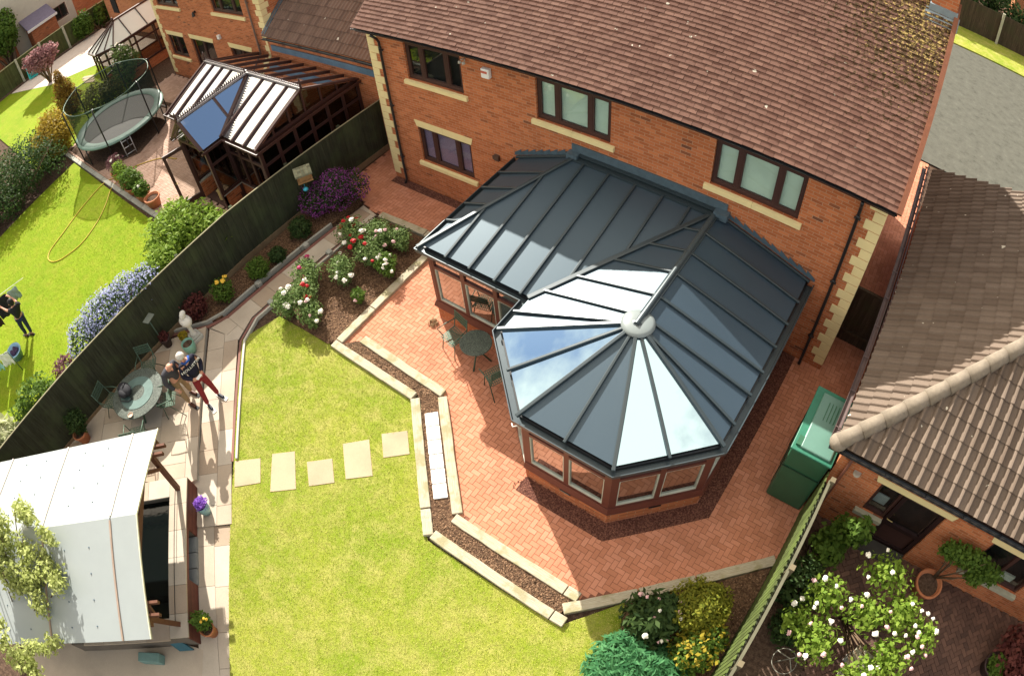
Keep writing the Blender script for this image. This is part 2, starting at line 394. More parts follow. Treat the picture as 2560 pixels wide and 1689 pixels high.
PATIO = [(-1.1, 1.6), (-1.1, -.86), (.1, -1.42), (.8, -1.5), (2.9, -1.5), (2.9, -5.2), (5.4, -5.2), (5.86, -5.02), (7.77, -6.98), (10.5, -7.2), (13.5, -4.5), (13.5, 10.2), (12.4, 10.2), (12.4, .05), (0, .05), (-.12, 1.6)]
GS = offset(FOOT, .36); GR = [(0.0, -.02), (0.0, -.27), (4.15, -.27), (4.15, -.02)]
herring('brick_patio', PATIO, 0.0, 'paver', (offset(FOOT, -.12)+[(11.3, .3), (4.6, .3)], [(0, 0), (0, -.1), (4.4, -.1), (4.4, 0)]))
flat('patio_bedding', [(-1.1, .9), (-1.1, -.86), (.1, -1.42), (.8, -1.5), (2.9, -1.5), (2.9, -5.2), (5.4, -5.2), (5.86, -5.02), (7.77, -6.98), (10.5, -7.2), (13.36, -4.6), (13.36, 10.2), (12.4, 10.2), (12.4, .05), (0, .05), (-.12, .9)], -.008, M('jointing_sand', (.20, .085, .055), .95))
gmb = MB(); sweep(gmb, FOOT[4:], [(.02, .012), (.36, .012), (.36, -.05), (.02, -.05)]); sweep(gmb, [(0.02, .0), (4.1, .0)], [(.0, .012), (.26, .012), (.26, -.05), (0, -.05)])
gq = random.Random(8)
def stones(mb, polys, n, r, z=0.01):
    for pg in polys:
        xs = [p[0] for p in pg]; ys = [p[1] for p in pg]; c = 0
        while c < n:
            x, y = gq.uniform(min(xs), max(xs)), gq.uniform(min(ys), max(ys)); c += 1
            if inpoly(x, y, pg): s = r*gq.uniform(.5, 1.3); mb.ell((x, y, z), (s, s*gq.uniform(.6, 1), s*.6), 5, 3, .2)
stones(gmb, [[FOOT[i], FOOT[i+1], GS[i+1], GS[i]] for i in range(4, len(FOOT)-1)], 420, .016)
fixn(struct(gmb.build('gravel_strip', 'gravel')))
flat('conservatory_floor', [(4.5, -.02), (4.5, -3.3), (7.12, -3.3), (7.12, -4.3), (8.38, -5.5), (10.14, -5.5), (11.4, -4.28), (11.42, -.02)], .02, M('floor_tile', (.23, .14, .09), .4, .15, 3))

# lawn between the sleepers and the stone path, flower beds
LAWN = [(.66, -6.58), (1.0, -5.5), (2.78, -5.4), (5.33, -5.46), (7.6, -7.72), (10.55, -7.72), (11.3, -6.72), (12.6, -9.0), (13.4, -12.5), (7.2, -13.2), (3.1, -8.95)]
flat('garden_lawn', LAWN, 0.0, 'grass')
flat('rose_bed', [(.82, -1.62), (2.83, -1.6), (2.83, -5.3), (2.7, -5.42), (1.0, -5.48), (.70, -5.4), (.72, -3.2)], .03, 'mulch', z0=-.05)
flat('fence_bed', [(-1.22, -.9), (-.05, -1.42), (-.17, -2.5), (-.26, -3.35), (-.42, -6.5), (-.60, -6.78), (-1.3, -7.6)], .04, 'mulch', z0=-.05)
flat('sleeper_bed', [(3.0, -5.27), (3.3, -4.95), (5.8, -5.06), (7.74, -7.03), (10.5, -7.15), (10.45, -7.54), (7.6, -7.5), (5.4, -5.3)], .035, 'mulch', z0=-.05)
flat('shrub_bed', [(11.33, -6.77), (11.6, -6.45), (13.36, -4.75), (13.36, -9.6), (12.9, -10.5), (11.95, -8.3)], .02, 'mulch', z0=-.05)
def scatter_chips(name, polys, n, m, r=.016, seed=3, z=.04):
    q = random.Random(seed); mb = MB()
    for pg in polys:
        xs = [p[0] for p in pg]; ys = [p[1] for p in pg]
        for _ in range(n):
            x, y = q.uniform(min(xs), max(xs)), q.uniform(min(ys), max(ys))
            if inpoly(x, y, pg): mb.box((x, y, z), (r*q.uniform(.8, 3), r*q.uniform(.5, 1.2), r*.6), q.uniform(0, 6.3))
    o = mb.build(name, m); o['kind'] = 'stuff'; return o
MAT['chips'] = M('bark_chip', (.20, .12, .07), .9, .2, 5, .2, isl=.65)
scatter_chips('bark_chips', [[(.82, -1.62), (2.83, -1.6), (2.83, -5.3), (1.0, -5.45)], [(3.0, -5.27), (3.3, -4.95), (5.8, -5.06), (5.4, -5.3)], [(5.4, -5.3), (5.8, -5.06), (7.74, -7.03), (7.6, -7.5)], [(7.6, -7.5), (7.74, -7.05), (10.5, -7.15), (10.45, -7.54)], [(-1.2, -1.2), (-.2, -1.6), (-.42, -6.5), (-1.25, -7.4)], [(11.4, -6.8), (13.3, -4.9), (13.3, -8.5), (12.3, -8.3)]], 1500, 'chips')

# ---------------------------------------------------------------- oak sleepers edging the patio
def sleepermat():
    b = NB('weathered_oak'); tc = b.n('TexCoord'); mp_ = b.n('Mapping', {'Vector': tc.outputs['Object'], 'Scale': (1.2, 26, 26)})
    g = b.noise(3.0, 8, .7, mp_.outputs[0]); oi = b.n('ObjectInfo').outputs['Random']
    col = b.ramp(g, ((.25, (.12, .10, .07)), (.42, (.36, .31, .22)), (.6, (.47, .43, .33)), (.8, (.54, .50, .41))))
    col = b.mix(b.ramp(b.noise(3.5, 5), ((.5, (0, 0, 0)), (.62, (1, 1, 1)))), col, (.30, .27, .16))
    b.bump(g, .7, .012); return b.fin(col, .9, .15)
MAT['oak'] = sleepermat()
def sleeper(p, q, label, w=.2, h=.13, z=0.075):
    p, q = Vector((*p, 0)), Vector((*q, 0)); L_ = (q-p).length; mb = MB(); n = 8
    for i in range(n):                                       # slightly uneven long edges
        pass
    mb.box((0, 0, 0), (L_, w, h)); o = mb.build('sleeper', 'oak', bevel=.012)
    bm = bmesh.new(); bm.from_mesh(o.data)
    bmesh.ops.subdivide_edges(bm, edges=[e for e in bm.edges if e.calc_length() > .5], cuts=7)
    for v in bm.verts: v.co.y += R.uniform(-.006, .006); v.co.z += R.uniform(-.005, .005)
    bm.to_mesh(o.data); bm.free()
    m_ = (p+q)/2; o.location = (m_.x, m_.y, z-h/2+.001); o.rotation_euler = (0, 0, math.atan2((q-p).y, (q-p).x)); tag(o, label, 'sleeper', 'oak sleepers edging the patio')
for a in [((.8, -1.52), (2.35, -1.44), 'mossy shaded oak sleeper across the house end of the rose bed'),
          ((2.38, -1.46), (2.98, -1.46), 'short oak sleeper end tucked under the corner of the grey conservatory roof'),
          ((2.92, -1.58), (2.92, -4.05), 'long shaded oak sleeper between the rose bed and the conservatory'),
          ((2.92, -4.07), (2.92, -5.22), 'sunlit oak sleeper beside the roses, ending at the corner of the lawn'),
          ((2.84, -5.34), (5.36, -5.38), 'grey oak sleeper on the lawn edge nearest the roses, outer of its pair'),
          ((3.36, -4.87), (5.84, -4.98), 'grey oak sleeper on the patio side nearest the bistro set, inner of its pair'),
          ((5.42, -5.42), (7.18, -7.23), 'long oak sleeper beside the white tiles on the lawn side'),
          ((7.2, -7.25), (7.58, -7.64), 'short oak block at the corner of the lawn past the white tiles'),
          ((5.88, -5.06), (7.76, -6.97), 'long oak sleeper beside the white tiles on the patio side'),
          ((7.64, -7.58), (10.34, -7.62), 'pale cracked oak sleeper on the lawn, longest sunlit one at the bottom'),
          ((10.36, -7.62), (10.62, -7.62), 'small oak end block on the lawn tip at the bottom corner of the patio'),
          ((7.76, -7.08), (10.28, -7.09), 'spotted oak sleeper on the patio edge opposite the pale cracked one'),
          ((10.3, -7.09), (10.56, -7.09), 'small oak end block on the patio where light turns to shadow'),
          ((10.45, -7.42), (11.42, -6.46), 'oak sleeper half in shadow above the peony, first of the diagonal run'),
          ((11.44, -6.44), (12.2, -5.7), 'shaded oak sleeper behind the round yellow shrub'),
          ((12.22, -5.68), (13.36, -4.6), 'shaded oak sleeper running into the right hand fence')]:
    sleeper(*a)
MAT['whitetile'] = M('white_tile', (.80, .78, .74), .5, .04, 5, .05)
for i in range(6):
    mb = MB(); t = i/6*1.0; mb.box((0, 0, 0), (.275, .308, .04)); o = mb.build('white_tile', 'whitetile', bevel=.006)
    o.location = (6.035+i*.231, -5.605-i*.236, .045); o.rotation_euler = (0, 0, rad(44))
    tag(o, ['white square paving tile nearest the bistro set, first of its row', 'second white square tile between the sleepers from the bistro set', 'third white square tile between the sleepers from the bistro set', 'fourth white square tile between the sleepers from the bistro set', 'fifth white square tile between the sleepers from the bistro set', 'white square tile at the bottom end of its row, beside bare bark'][i], 'paving tile', 'white tiles between the sleepers')
for i, (p, lab) in enumerate([(((3.1, -8.91), (3.55, -8.48), (3.98, -8.89), (3.56, -9.34)), 'buff stepping stone at the path edge, first of the line across the lawn'),
        (((3.7, -8.24), (4.08, -7.88), (4.73, -8.5), (4.31, -8.9)), 'long buff stepping stone next to the one at the path edge'),
        (((4.48, -7.9), (4.88, -7.51), (5.3, -7.89), (4.91, -8.28)), 'square buff stepping stone in the middle of the line'),
        (((4.83, -7.12), (5.23, -6.71), (5.85, -7.3), (5.44, -7.69)), 'long buff stepping stone second from the sleepers'),
        (((5.36, -6.46), (5.76, -6.09), (6.15, -6.48), (5.76, -6.86)), 'square buff stepping stone nearest the sleepers')]):
    mb = MB(); mb.prism([(x, y) for x, y in p], -.03, .012); o = mb.build('stepping_stone', 'step', bevel=.004)
    c = [sum(q[j] for q in p)/4 for j in (0, 1)]; recenter(o, (*c, 0)); tag(o, lab, 'stepping stone', 'stepping stones across the lawn')

# ---------------------------------------------------------------- walls with openings and windows
def wall_y(mb, x0, x1, z0, z1, y, holes, depth=.12):        # wall facing -y with real window openings
    xs = sorted({x0, x1, *[h[0] for h in holes], *[h[1] for h in holes]}); zs = sorted({z0, z1, *[h[2] for h in holes], *[h[3] for h in holes]})
    for i in range(len(xs)-1):
        for j in range(len(zs)-1):
            cx, cz = (xs[i]+xs[i+1])/2, (zs[j]+zs[j+1])/2
            if any(h[0] < cx < h[1] and h[2] < cz < h[3] for h in holes): continue
            mb.add([(xs[i], y, zs[j]), (xs[i+1], y, zs[j]), (xs[i+1], y, zs[j+1]), (xs[i], y, zs[j+1])], [(0, 1, 2, 3)])
    for a, b, c, d in holes:
        e = y+depth; mb.add([(a, y, c), (a, e, c), (a, e, d), (a, y, d), (b, y, c), (b, e, c), (b, e, d), (b, y, d)], [(0, 3, 2, 1), (4, 5, 6, 7), (0, 1, 5, 4), (3, 7, 6, 2)])
def glass(name, refl=.4, tint=(.25, .27, .27), rough=.01, gcol=(.92, .95, .95)):
    b = NB(name); t = b.n('BsdfTransparent'); b.set(t.inputs[0], tint); g = b.n('BsdfGlossy', {'Roughness': rough}); b.set(g.inputs[0], gcol)
    fr = b.n('Fresnel', {0: 1.5}).outputs[0]; b.pos(); f = b.math('MULTIPLY', b.math('MINIMUM', b.math('ADD', fr, refl-.04), 1.0), b.math('SUBTRACT', 1.0, b._g.outputs['Backfacing']))
    ms = b.n('MixShader', {0: f}); b.t.links.new(t.outputs[0], ms.inputs[1]); b.t.links.new(g.outputs[0], ms.inputs[2]); b.t.links.new(ms.outputs[0], b.o.inputs[0]); return b.m
MAT['glass'] = glass('window_glass', .10, (.93, .94, .93)); MAT['consglass'] = glass('conservatory_glass', .42, (.50, .50, .48))
MAT['roofglass'] = glass('roof_glass', .66, (.16, .19, .21), .012, (.58, .82, 1.0))
MAT['blind'] = M('roller_blind', (.55, .72, .62), .8, .12, 2.5, .05); MAT['dark'] = M('dark_interior', (.012, .012, .013), .9, .1, 4, 0)
MAT['purpleblind'] = M('purple_blind', (.22, .18, .30), .8, .3, 30, .2)
def window(par, x0, x1, z0, z1, y, lights, fm='brownframe', back='dark', sill=True, lintel=False, gm='glass', fw=.065, depth=.09, lz=None):
    yf = y+depth; mb = MB()
    for a, b, c, d in ((x0, x1, z0, z0+fw*1.3), (x0, x1, z1-fw, z1)): mb.box(((a+b)/2, yf, (c+d)/2), (b-a, .07, d-c))
    ws = [(x1-x0)*k for k in ([.28, .44, .28] if lights == 3 else [1/lights]*lights)]; xx = x0; edges = []
    for k in range(lights+1):
        wd = fw if k in (0, lights) else fw*1.25; cx = min(max(xx, x0+wd/2), x1-wd/2); mb.box((cx, yf, (z0+z1)/2), (wd, .068, z1-z0-.001)); edges.append((cx-wd/2, cx+wd/2))
        if k < lights: xx += ws[k]
    wn = mb.build('window', fm, par, bevel=.008)
    for k in range(lights):
        a, b = edges[k][1], edges[k+1][0]; c, d = z0+fw*1.3, z1-fw; fr = MB()
        for e in ((a, b, c, c+.035), (a, b, d-.035, d)): fr.box(((e[0]+e[1])/2, yf-.002, (e[2]+e[3])/2), (e[1]-e[0], .05, e[3]-e[2]))
        for e in (a+.0175, b-.0175): fr.box((e, yf-.002, (c+d)/2), (.035, .0495, d-c-.07))
        fr.build('casement', fm, wn)
        g = MB(); g.box(((a+b)/2, yf+.012, (c+d)/2), (b-a-.05, .012, d-c-.05)); g.build('pane', gm, wn)
    bk = MB(); bk.box(((x0+x1)/2, yf+(.045 if 'blind' in back else .11), (z0+z1)/2), (x1-x0-.01, .01, z1-z0-.01)); bk.build('blind' if 'blind' in back else 'interior', back, wn)
    if sill:
        s = MB(); m = (x0+x1)/2
        for a, b in ((x0-.11, m-.003), (m+.003, x1+.11)): s.add([(a, y-.07, z0-.14), (b, y-.07, z0-.14), (b, y+.06, z0-.14), (a, y+.06, z0-.14), (a, y-.07, z0-.03), (b, y-.07, z0-.03), (b, y+.06, z0-.003), (a, y+.06, z0-.003)], [(3, 2, 1, 0), (4, 5, 6, 7), (0, 1, 5, 4), (1, 2, 6, 5), (2, 3, 7, 6), (3, 0, 4, 7)])
        s.build('sill', 'stone', wn, bevel=.006)
    if lintel:
        s = MB(); m = (x0+x1)/2; zz = z1; h = .20
        for a, b, sa, sb in ((x0-.02, m-.003, -.06, 0), (m+.003, x1+.02, 0, .06)): s.add([(a, y-.012, zz), (b, y-.012, zz), (b, y+.05, zz), (a, y+.05, zz), (a+sa, y-.012, zz+h), (b+sb, y-.012, zz+h), (b+sb, y+.05, zz+h), (a+sa, y+.05, zz+h)], [(3, 2, 1, 0), (4, 5, 6, 7), (0, 1, 5, 4), (1, 2, 6, 5), (2, 3, 7, 6), (3, 0, 4, 7)])
        s.build('lintel', 'stone', wn)
    return wn
def quoins(par, x, y, z0, z1, h, sx, long0=True, wl=.36, ws=.24, dx=1):     # stone corner blocks
    mb = MB(); z = z0; k = 0 if long0 else 1
    while z < z1-.02:
        e = min(h, z1-z); a = wl if k % 2 == 0 else ws; b = ws if k % 2 == 0 else wl
        cx = x+sx*(a/2-.014); mb.box((cx, y+b/2-.014, z+e/2), (a, b, e-.014)); z += h; k += 1
    return mb.build('quoin', 'stone', par, bevel=.008)
def downpipe(par, x, y, z0, z1, m='black'):
    mb = MB(); mb.tube([(x, y+.02-.24, z1), (x, y-.05, z1-.18), (x, y, z1-.3), (x, y, z0+.1), (x, y-.08, z0)], .034, 10)
    z = z0+.9
    while z < z1-.3: mb.box((x, y+.02, z), (.13, .05, .03)); mb.lathe((x, y, z+.06), [(.042, -.03), (.042, .03)], 10); z += 1.7
    return mb.build('downpipe', m, par, True)
def gutter(par, x0, x1, y, z, r=.058, m='black', axis='x', name='gutter'):
    mb = MB(); n = 7; pr = [(r*math.cos(math.pi+math.pi*i/(n-1)), r*math.sin(math.pi+math.pi*i/(n-1))) for i in range(n)]
    pr2 = [(a*.82, b*.82) for a, b in reversed(pr)]; pf = pr+pr2; vs = []
    for e in (x0, x1):
        for a, b in pf: vs.append((e, y+a, z+b) if axis == 'x' else (y+a, e, z+b))
    k = len(pf); mb.add(vs, [(j, (j+1) % k, k+(j+1) % k, k+j) for j in range(k)]+[tuple(range(n))+tuple(range(n, k)), tuple(reversed(range(k, 2*k)))])
    x = x0+.3
    while x < x1:
        if axis == 'x': mb.box((x, y, z-.002), (.022, r*2.15, .012))
        else: mb.box((y, x, z-.002), (r*2.15, .022, .012))
        x += .85
    return fixn(mb.build(name, m, par))

# ---------------------------------------------------------------- the brick house
house = thing('brick_house', 'large red brick house with brown tiled roof and cream corner stones behind the grey conservatory', 'house', (6.2, 0, 0))
wb = MB(); HW = [(1.235, 2.985, 3.62, 4.68), (4.99, 6.79, 3.62, 4.68), (9.02, 10.88, 3.62, 4.68), (1.245, 2.985, 1.03, 2.16)]
wall_y(wb, 0, 12.455, -.05, 5.0, 0, HW); ez = 5.0; rz = 5.0+(3.4+.28)*.77
wb.add([(0, 0, -.05), (0, 6.8, -.05), (0, 6.8, 5.0), (0, 0, 5.0)], [(0, 3, 2, 1)][::-1]); wb.add([(0, 0, 5.0), (0, 6.8, 5.0), (0, 3.4, rz-.12)], [(0, 2, 1)])
wb.add([(12.455, 0, -.05), (12.455, 6.8, -.05), (12.455, 6.8, 5.0), (12.455, 0, 5.0)], [(0, 1, 2, 3)]); wb.add([(12.455, 0, 5.0), (12.455, 6.8, 5.0), (12.455, 3.4, rz-.12)], [(0, 1, 2)])
wb.add([(0, 6.8, -.05), (12.455, 6.8, -.05), (12.455, 6.8, 5.0), (0, 6.8, 5.0)], [(0, 3, 2, 1)])
wb.build('wall', 'brick', house)
quoins(house, 0, 0, .17, 4.7, .234, 1, False); quoins(house, 12.455, 0, .17, 4.78, .234, -1, False)
window(house, *HW[0], 0, 3); window(house, *HW[1], 0, 3, back='blind'); window(house, *HW[2], 0, 3, back='blind'); window(house, *HW[3], 0, 3, back='purpleblind', lintel=True)
gutter(house, -.18, 12.62, -.27, 4.965); mb = MB(); mb.box((6.22, -.105, 4.86), (12.75, .2, .02)); mb.box((6.22, -.205, 4.92), (12.76, .02, .18)); mb.build('fascia', 'brownframe', house)
downpipe(house, .48, -.07, .02, 4.86); downpipe(house, 11.96, -.07, .02, 4.86)
def tilemat(name, tones, lich=None):
    b = NB(name); col = b.ramp(b.isl(), tones); col = b.mix(b.noise(30, 5, .7), sh2(b, col, .78), sh2(b, col, 1.2)); col = b.mix(b.noise(.8, 4), sh2(b, col, .85), sh2(b, col, 1.12))
    sp = b.ramp(b.noise(5.5, 2, .5), ((.735, (0, 0, 0)), (.75, (1, 1, 1)))); col = b.mix(sp, col, (.62, .58, .48))
    if lich:
        d = b.n('VectorMath', {0: b.pos(), 1: lich}, operation='DISTANCE').outputs['Value']
        near = b.ramp(b.math('DIVIDE', d, 5.0), ((.1, (1, 1, 1)), (.75, (0, 0, 0))))
        n1_ = b.noise(11, 6, .75); m1 = b.math('GREATER_THAN', b.math('ADD', n1_, b.math('MULTIPLY', near, .20)), .665); col = b.mix(m1, col, (.055, .032, .012))
        m2 = b.math('GREATER_THAN', b.math('ADD', b.noise(17, 5, .7, b.n('VectorMath', {0: b.pos(), 1: (7, 3, 1)}).outputs[0]), b.math('MULTIPLY', b.math('POWER', near, 2.0), .17)), .715); col = b.mix(m2, col, (.40, .29, .10))
    b.bump(b.noise(80, 3), .3, .004); return b.fin(col, .85, .2)
MAT['rooftile'] = tilemat('brown_plain_tile', ((0, (.12, .058, .042)), (.3, (.150, .076, .056)), (.6, (.165, .086, .064)), (.9, (.185, .099, .073)), (1, (.135, .068, .05))), (12.2, 2.7, 7.4))
def plain_tiles(par, x0, x1, y0, z0, dy, slope, n, gauge=.115, tw=.2):       # every tile its own little slab, laid in half bond
    c = 1/math.hypot(1, slope); s = slope*c; q = random.Random(11); mb = MB(); sg = 1 if dy > 0 else -1
    for k in range(n):
        d0 = k*gauge; x = x0-(tw/2 if k % 2 else 0)
        while x < x1-.01:
            a, b = max(x, x0), min(x+tw, x1)
            if b-a > .03:
                g = .003; lift = .021+q.uniform(0, .006); dd = q.uniform(-.004, .004); L2 = gauge*1.25
                def pt(xx, d, h): return (xx, y0+sg*(c*d)-sg*s*h, z0+s*d+c*h)
                tl = q.uniform(-.003, .003)
                mb.add([pt(a+g, d0+dd, lift-.014), pt(b-g, d0+dd, lift-.014), pt(b-g, d0+L2, -.012), pt(a+g, d0+L2, -.012), pt(a+g, d0+dd, lift+tl), pt(b-g, d0+dd, lift-tl), pt(b-g, d0+L2, .001), pt(a+g, d0+L2, .001)], [(0, 1, 5, 4), (4, 5, 6, 7), (1, 2, 6, 5), (3, 0, 4, 7)] if sg > 0 else [(0, 4, 5, 1), (4, 7, 6, 5), (1, 5, 6, 2), (3, 7, 4, 0)])
            x += tw
    return mb.build('roof_tiles', 'rooftile', par)
rb = MB(); rb.slab([(-.19, -.26, 4.985), (12.66, -.26, 4.985), (12.66, 3.4, rz-.02), (-.19, 3.4, rz-.02)], .06); rb.slab([(-.19, 7.06, 4.985), (12.66, 7.06, 4.985), (12.66, 3.4, rz-.02), (-.19, 3.4, rz-.02)], .06)
rf = rb.build('roof', M('roof_underlay', (.14, .08, .06), .9), house); pt_ = plain_tiles(rf, -.2, 12.6, -.3, 4.985, 1, .77, 41)
mb = MB(); mb.tube([(-.2, 3.4, rz), (12.65, 3.4, rz)], .11, 8); mb.build('ridge_tiles', 'rooftile', rf)
mb = MB(); mb.bar((12.645, -.3, 4.97), (12.645, 3.4, rz+.0), .1, .1, off=.03); mb.build('bargeboard', M('verge', (.20, .075, .04), .8), house)
ch = MB(); ch.box((12.36, 3.5, 7.9), (.55, .75, 1.6)); cho = ch.build('chimney', 'brick', rf)
mb = MB(); mb.box((12.36, 3.48, 7.62), (.60, .84, .25)); mb.slab([(12.0, 2.85, 7.42), (12.72, 2.85, 7.42), (12.72, 3.12, 7.64), (12.0, 3.12, 7.64)], .02); mb.build('flashing', M('old_lead', (.22, .27, .30), .6, .2), cho)
mb = MB(); mb.box((3.75, -.06, 4.46), (.22, .11, .25)); a = mb.build('alarm_box', 'white', house, bevel=.02); mb = MB(); mb.box((3.735, -.117, 4.50), (.16, .004, .06)); mb.build('red_plate', M('red_plate', (.5, .12, .08)), a)
mb = MB()
for x in (3.08, 3.19): mb.tube([(3.13, 0, 4.66), (x, -.08, 4.64)], .012, 6); mb.lathe((x, -.12, 4.58), [(.0, .06), (.035, .05), (.045, 0)], 10)
mb.build('security_light', M('lamp_metal', (.45, .42, .36), .4), house, True)
mb = MB(); mb.box((3.79, -.03, 2.08), (.14, .07, .16)); mb.box((3.79, -.075, 2.1), (.17, .03, .11)); mb.build('vent_cowl', M('vent_brown', (.09, .05, .035), .7), house)
# ---------------------------------------------------------------- the grey-roofed conservatory
cons = thing('conservatory', 'large conservatory with slate grey panelled roof and mahogany window frames on low brick walls', 'conservatory', (8.6, -2.8, 0))
def conswallmat(): return 'brick'
mb = MB(); WALLRUN = [(4.45, 0), (4.45, -3.38), (7.08, -3.38), (7.08, -4.32)]; sweep(mb, WALLRUN, [(0, -.05), (0, .43), (-.2, .43), (-.2, -.05)]); sweep(mb, [(8.36, -5.56), (10.16, -5.56), (11.44, -4.3), (11.46, 0)], [(0, -.05), (0, .43), (-.2, .43), (-.2, -.05)]); dw = fixn(mb.build('dwarf_wall', 'brick', cons))
prof = [(.05, .47), (.05, .435), (-.1, .432), (-.1, .62), (.008, .62)]
mb = MB(); sweep(mb, WALLRUN, prof); sweep(mb, [(8.36, -5.56), (10.16, -5.56), (11.44, -4.3), (11.46, 0)], prof); fixn(mb.build('sill', 'redframe', cons))
FT, FB, TR = 2.14, .62, 1.72
def posts(a, b, n, zb=FB, door=False):
    fr = MB()
    a, b = Vector((*a, 0)), Vector((*b, 0)); d = (b-a).normalized(); nrm = Vector((d.y, -d.x, 0)); Ld = (b-a).length; ang = math.atan2(d.y, d.x); ins = -.05
    def bx(s0, s1, z0, z1, th, o=0): c = a+d*((s0+s1)/2)+nrm*(ins+o); fr.box((c.x, c.y, (z0+z1)/2), (s1-s0, th, z1-z0), ang)
    w_ = (Ld-.14)/n
    for k in range(n+1):
        c = .07+k*w_; hw = .07 if k in (0, n) else .05; bx(c-hw, c+hw, zb, FT, .09)
    for k in range(n):
        s0 = .07+k*w_+(.07 if k == 0 else .05); s1 = .07+(k+1)*w_-(.07 if k == n-1 else .05)
        bx(s0, s1, zb, zb+(.06 if not door else .12), .088); bx(s0, s1, TR-.04, TR+.04, .088); bx(s0, s1, FT-.06, FT, .088)
        c = a+d*((s0+s1)/2)+nrm*ins
        z0 = zb+(.06 if not door else .12); g = MB(); g.box((c.x, c.y, (z0+TR-.04)/2), (s1-s0, .012, TR-.04-z0), ang); pn = g.build('window_pane', 'consglass', cons)
        g = MB()                                              # pale glazing beads round each pane
        for q0, q1, e0, e1 in ((s0, s1, z0, z0+.03), (s0, s1, TR-.058, TR-.04), (s0, s0+.018, z0+.03, TR-.058), (s1-.018, s1, z0+.03, TR-.058)):
            cc = a+d*((q0+q1)/2)+nrm*(ins+.02); g.box((cc.x, cc.y, (e0+e1)/2), (q1-q0, .04, e1-e0), ang)
        g.build('bead', M('glazing_bead', (.46, .47, .40), .5), pn) if not hasattr(posts, 'bm') else g.build('bead', posts.bm, pn)
        posts.bm = bpy.data.materials['glazing_bead']
        g = MB(); g.box((c.x, c.y, (TR+.04+FT-.06)/2), (s1-s0, .012, FT-.1-TR), ang); g.build('fanlight', 'consglass', cons)
    return fr.build('door' if door else 'frame', 'redframe', cons)
SEG = [(FOOT[0][0], 0.0)]+FOOT[1:-1]+[(FOOT[-1][0], 0.0)]
posts(SEG[0], SEG[1], 4); posts(SEG[1], SEG[2], 3); posts(SEG[2], SEG[3], 1); posts(SEG[4], SEG[5], 2); posts(SEG[5], SEG[6], 2); posts(SEG[6], SEG[7], 5)
dr = posts(SEG[3], SEG[4], 2, .03, True); mb = MB(); mb.tube([(7.95, -5.18, 1.0), (7.88, -5.25, 1.0), (7.83, -5.2, 1.0)], .012, 8); mb.build('handle', 'white', dr, True)
for x, y, an in ((9.26, -5.575, 0), (10.82, -4.935, rad(45))):
    mb = MB(); mb.box((x, y, .33), (.24, .02, .05), an); v = mb.build('vent', 'black', cons); mb = MB(); mb.box((x+.0*math.sin(an), y-.011, .33), (.18, .004, .02), an); mb.build('grille', M('vent_grey', (.2, .22, .19)), v)
# gutter and eaves beam
GUT = [(4.33, 0), (4.33, -3.5), (6.96, -3.5), (6.96, -4.37), (8.31, -5.68), (10.21, -5.68), (11.56, -4.35), (11.58, 0)]
mb = MB(); sweep(mb, GUT, [(.03, 2.18), (.045, 2.285), (.028, 2.285), (.012, 2.195), (-.10, 2.195), (-.10, 2.18)]); fixn(mb.build('gutter', 'slate', cons))
mb = MB(); sweep(mb, SEG, [(.02, 2.12), (.02, 2.27), (-.12, 2.27), (-.12, 2.12)]); fixn(mb.build('eaves_beam', 'black', cons))  # beam coloured black: the dark gap between panels and gutter put into it
ZE, ZR = 2.33, 2.98; AP = (9.27, -3.36); EX0, EX1, EY = 4.45, 11.44, -3.40
def zA(x, y): return ZE+(y-EY)*(ZR-ZE)/(-.12-EY)
def zAl(x, y): return ZE+(x-EX0)*(ZR-ZE)/(5.98-EX0)
def zBl(x, y): return ZE+(x-7.08)*(ZR-ZE)/(9.27-7.08)
def zBr(x, y): return ZE+(EX1-x)*(ZR-ZE)/(EX1-9.27)
MAT['panel'] = M('grey_roof_panel', (.026, .044, .064), .47, .06, 1.5, .03, .8, 0, 0)
MAT['bar'] = M('slate_bar', (.032, .047, .055), .33, .06, 9, .03, .55, .2)
MAT['panel'].node_tree.nodes['Principled BSDF'].inputs['Specular Tint'].default_value = (.72, .90, 1.0, 1)
bars = []; BT = .028
def panel(poly, zf, m='panel', t=.03, name=None):
    p3 = [(x, y, zf(x, y)) for x, y in poly]; mb = MB(); mb.slab(p3, t); return mb.build(name or ('roof_panel' if m == 'panel' else 'glass_panel'), m, cons)
def rbar(p, q, w=.055, h=.055, name='glazing_bar'):
    bars.append((p, q)); mb = MB(); mb.bar(p, q, w, h, off=.02); o = mb.build(name, 'bar', cons, bevel=.012); return o
Apoly = [(EX0, EY), (7.08, EY), (9.27, -.12), (5.98, -.12)]; ax = [EX0, 5.06, 5.66, 6.27, 6.88, 7.51, 8.14, 8.75, 9.27]
for a, b in zip(ax, ax[1:]):
    pg = clip_rect(Apoly, a, b, -9, 9)
    if len(pg) > 2: panel(pg, zA)
for x in ax[1:-1]:
    ys = [y for y in (EY, max(EY, EY+(x-7.08)*(-.12-EY)/2.19))][1]; yt = min(-.12, EY+(x-EX0)*(-.12-EY)/(5.98-EX0)); rbar((x, ys-(.06 if ys == EY else 0), zA(x, ys)), (x, yt, zA(x, yt)))
al = [-.02, -.72, -1.34, -1.96, -2.58, EY]; ALp = [(EX0, EY), (5.98, -.12), (5.98, -.02), (EX0, -.02)]
for a, b in zip(al, al[1:]):
    pg = clip_rect(ALp, -9, 99, b, a)
    if len(pg) > 2: panel(pg, zAl)
for y in al[1:-1]: xh = EX0+(y-EY)*(5.98-EX0)/(-.12-EY); rbar((EX0-.06, y, ZE), (xh, y, zAl(xh, y)))
rbar((EX0-.06, -.05, ZE), (5.98, -.05, ZR)); rbar((11.5, -.05, ZE), (9.3, -.05, ZR))
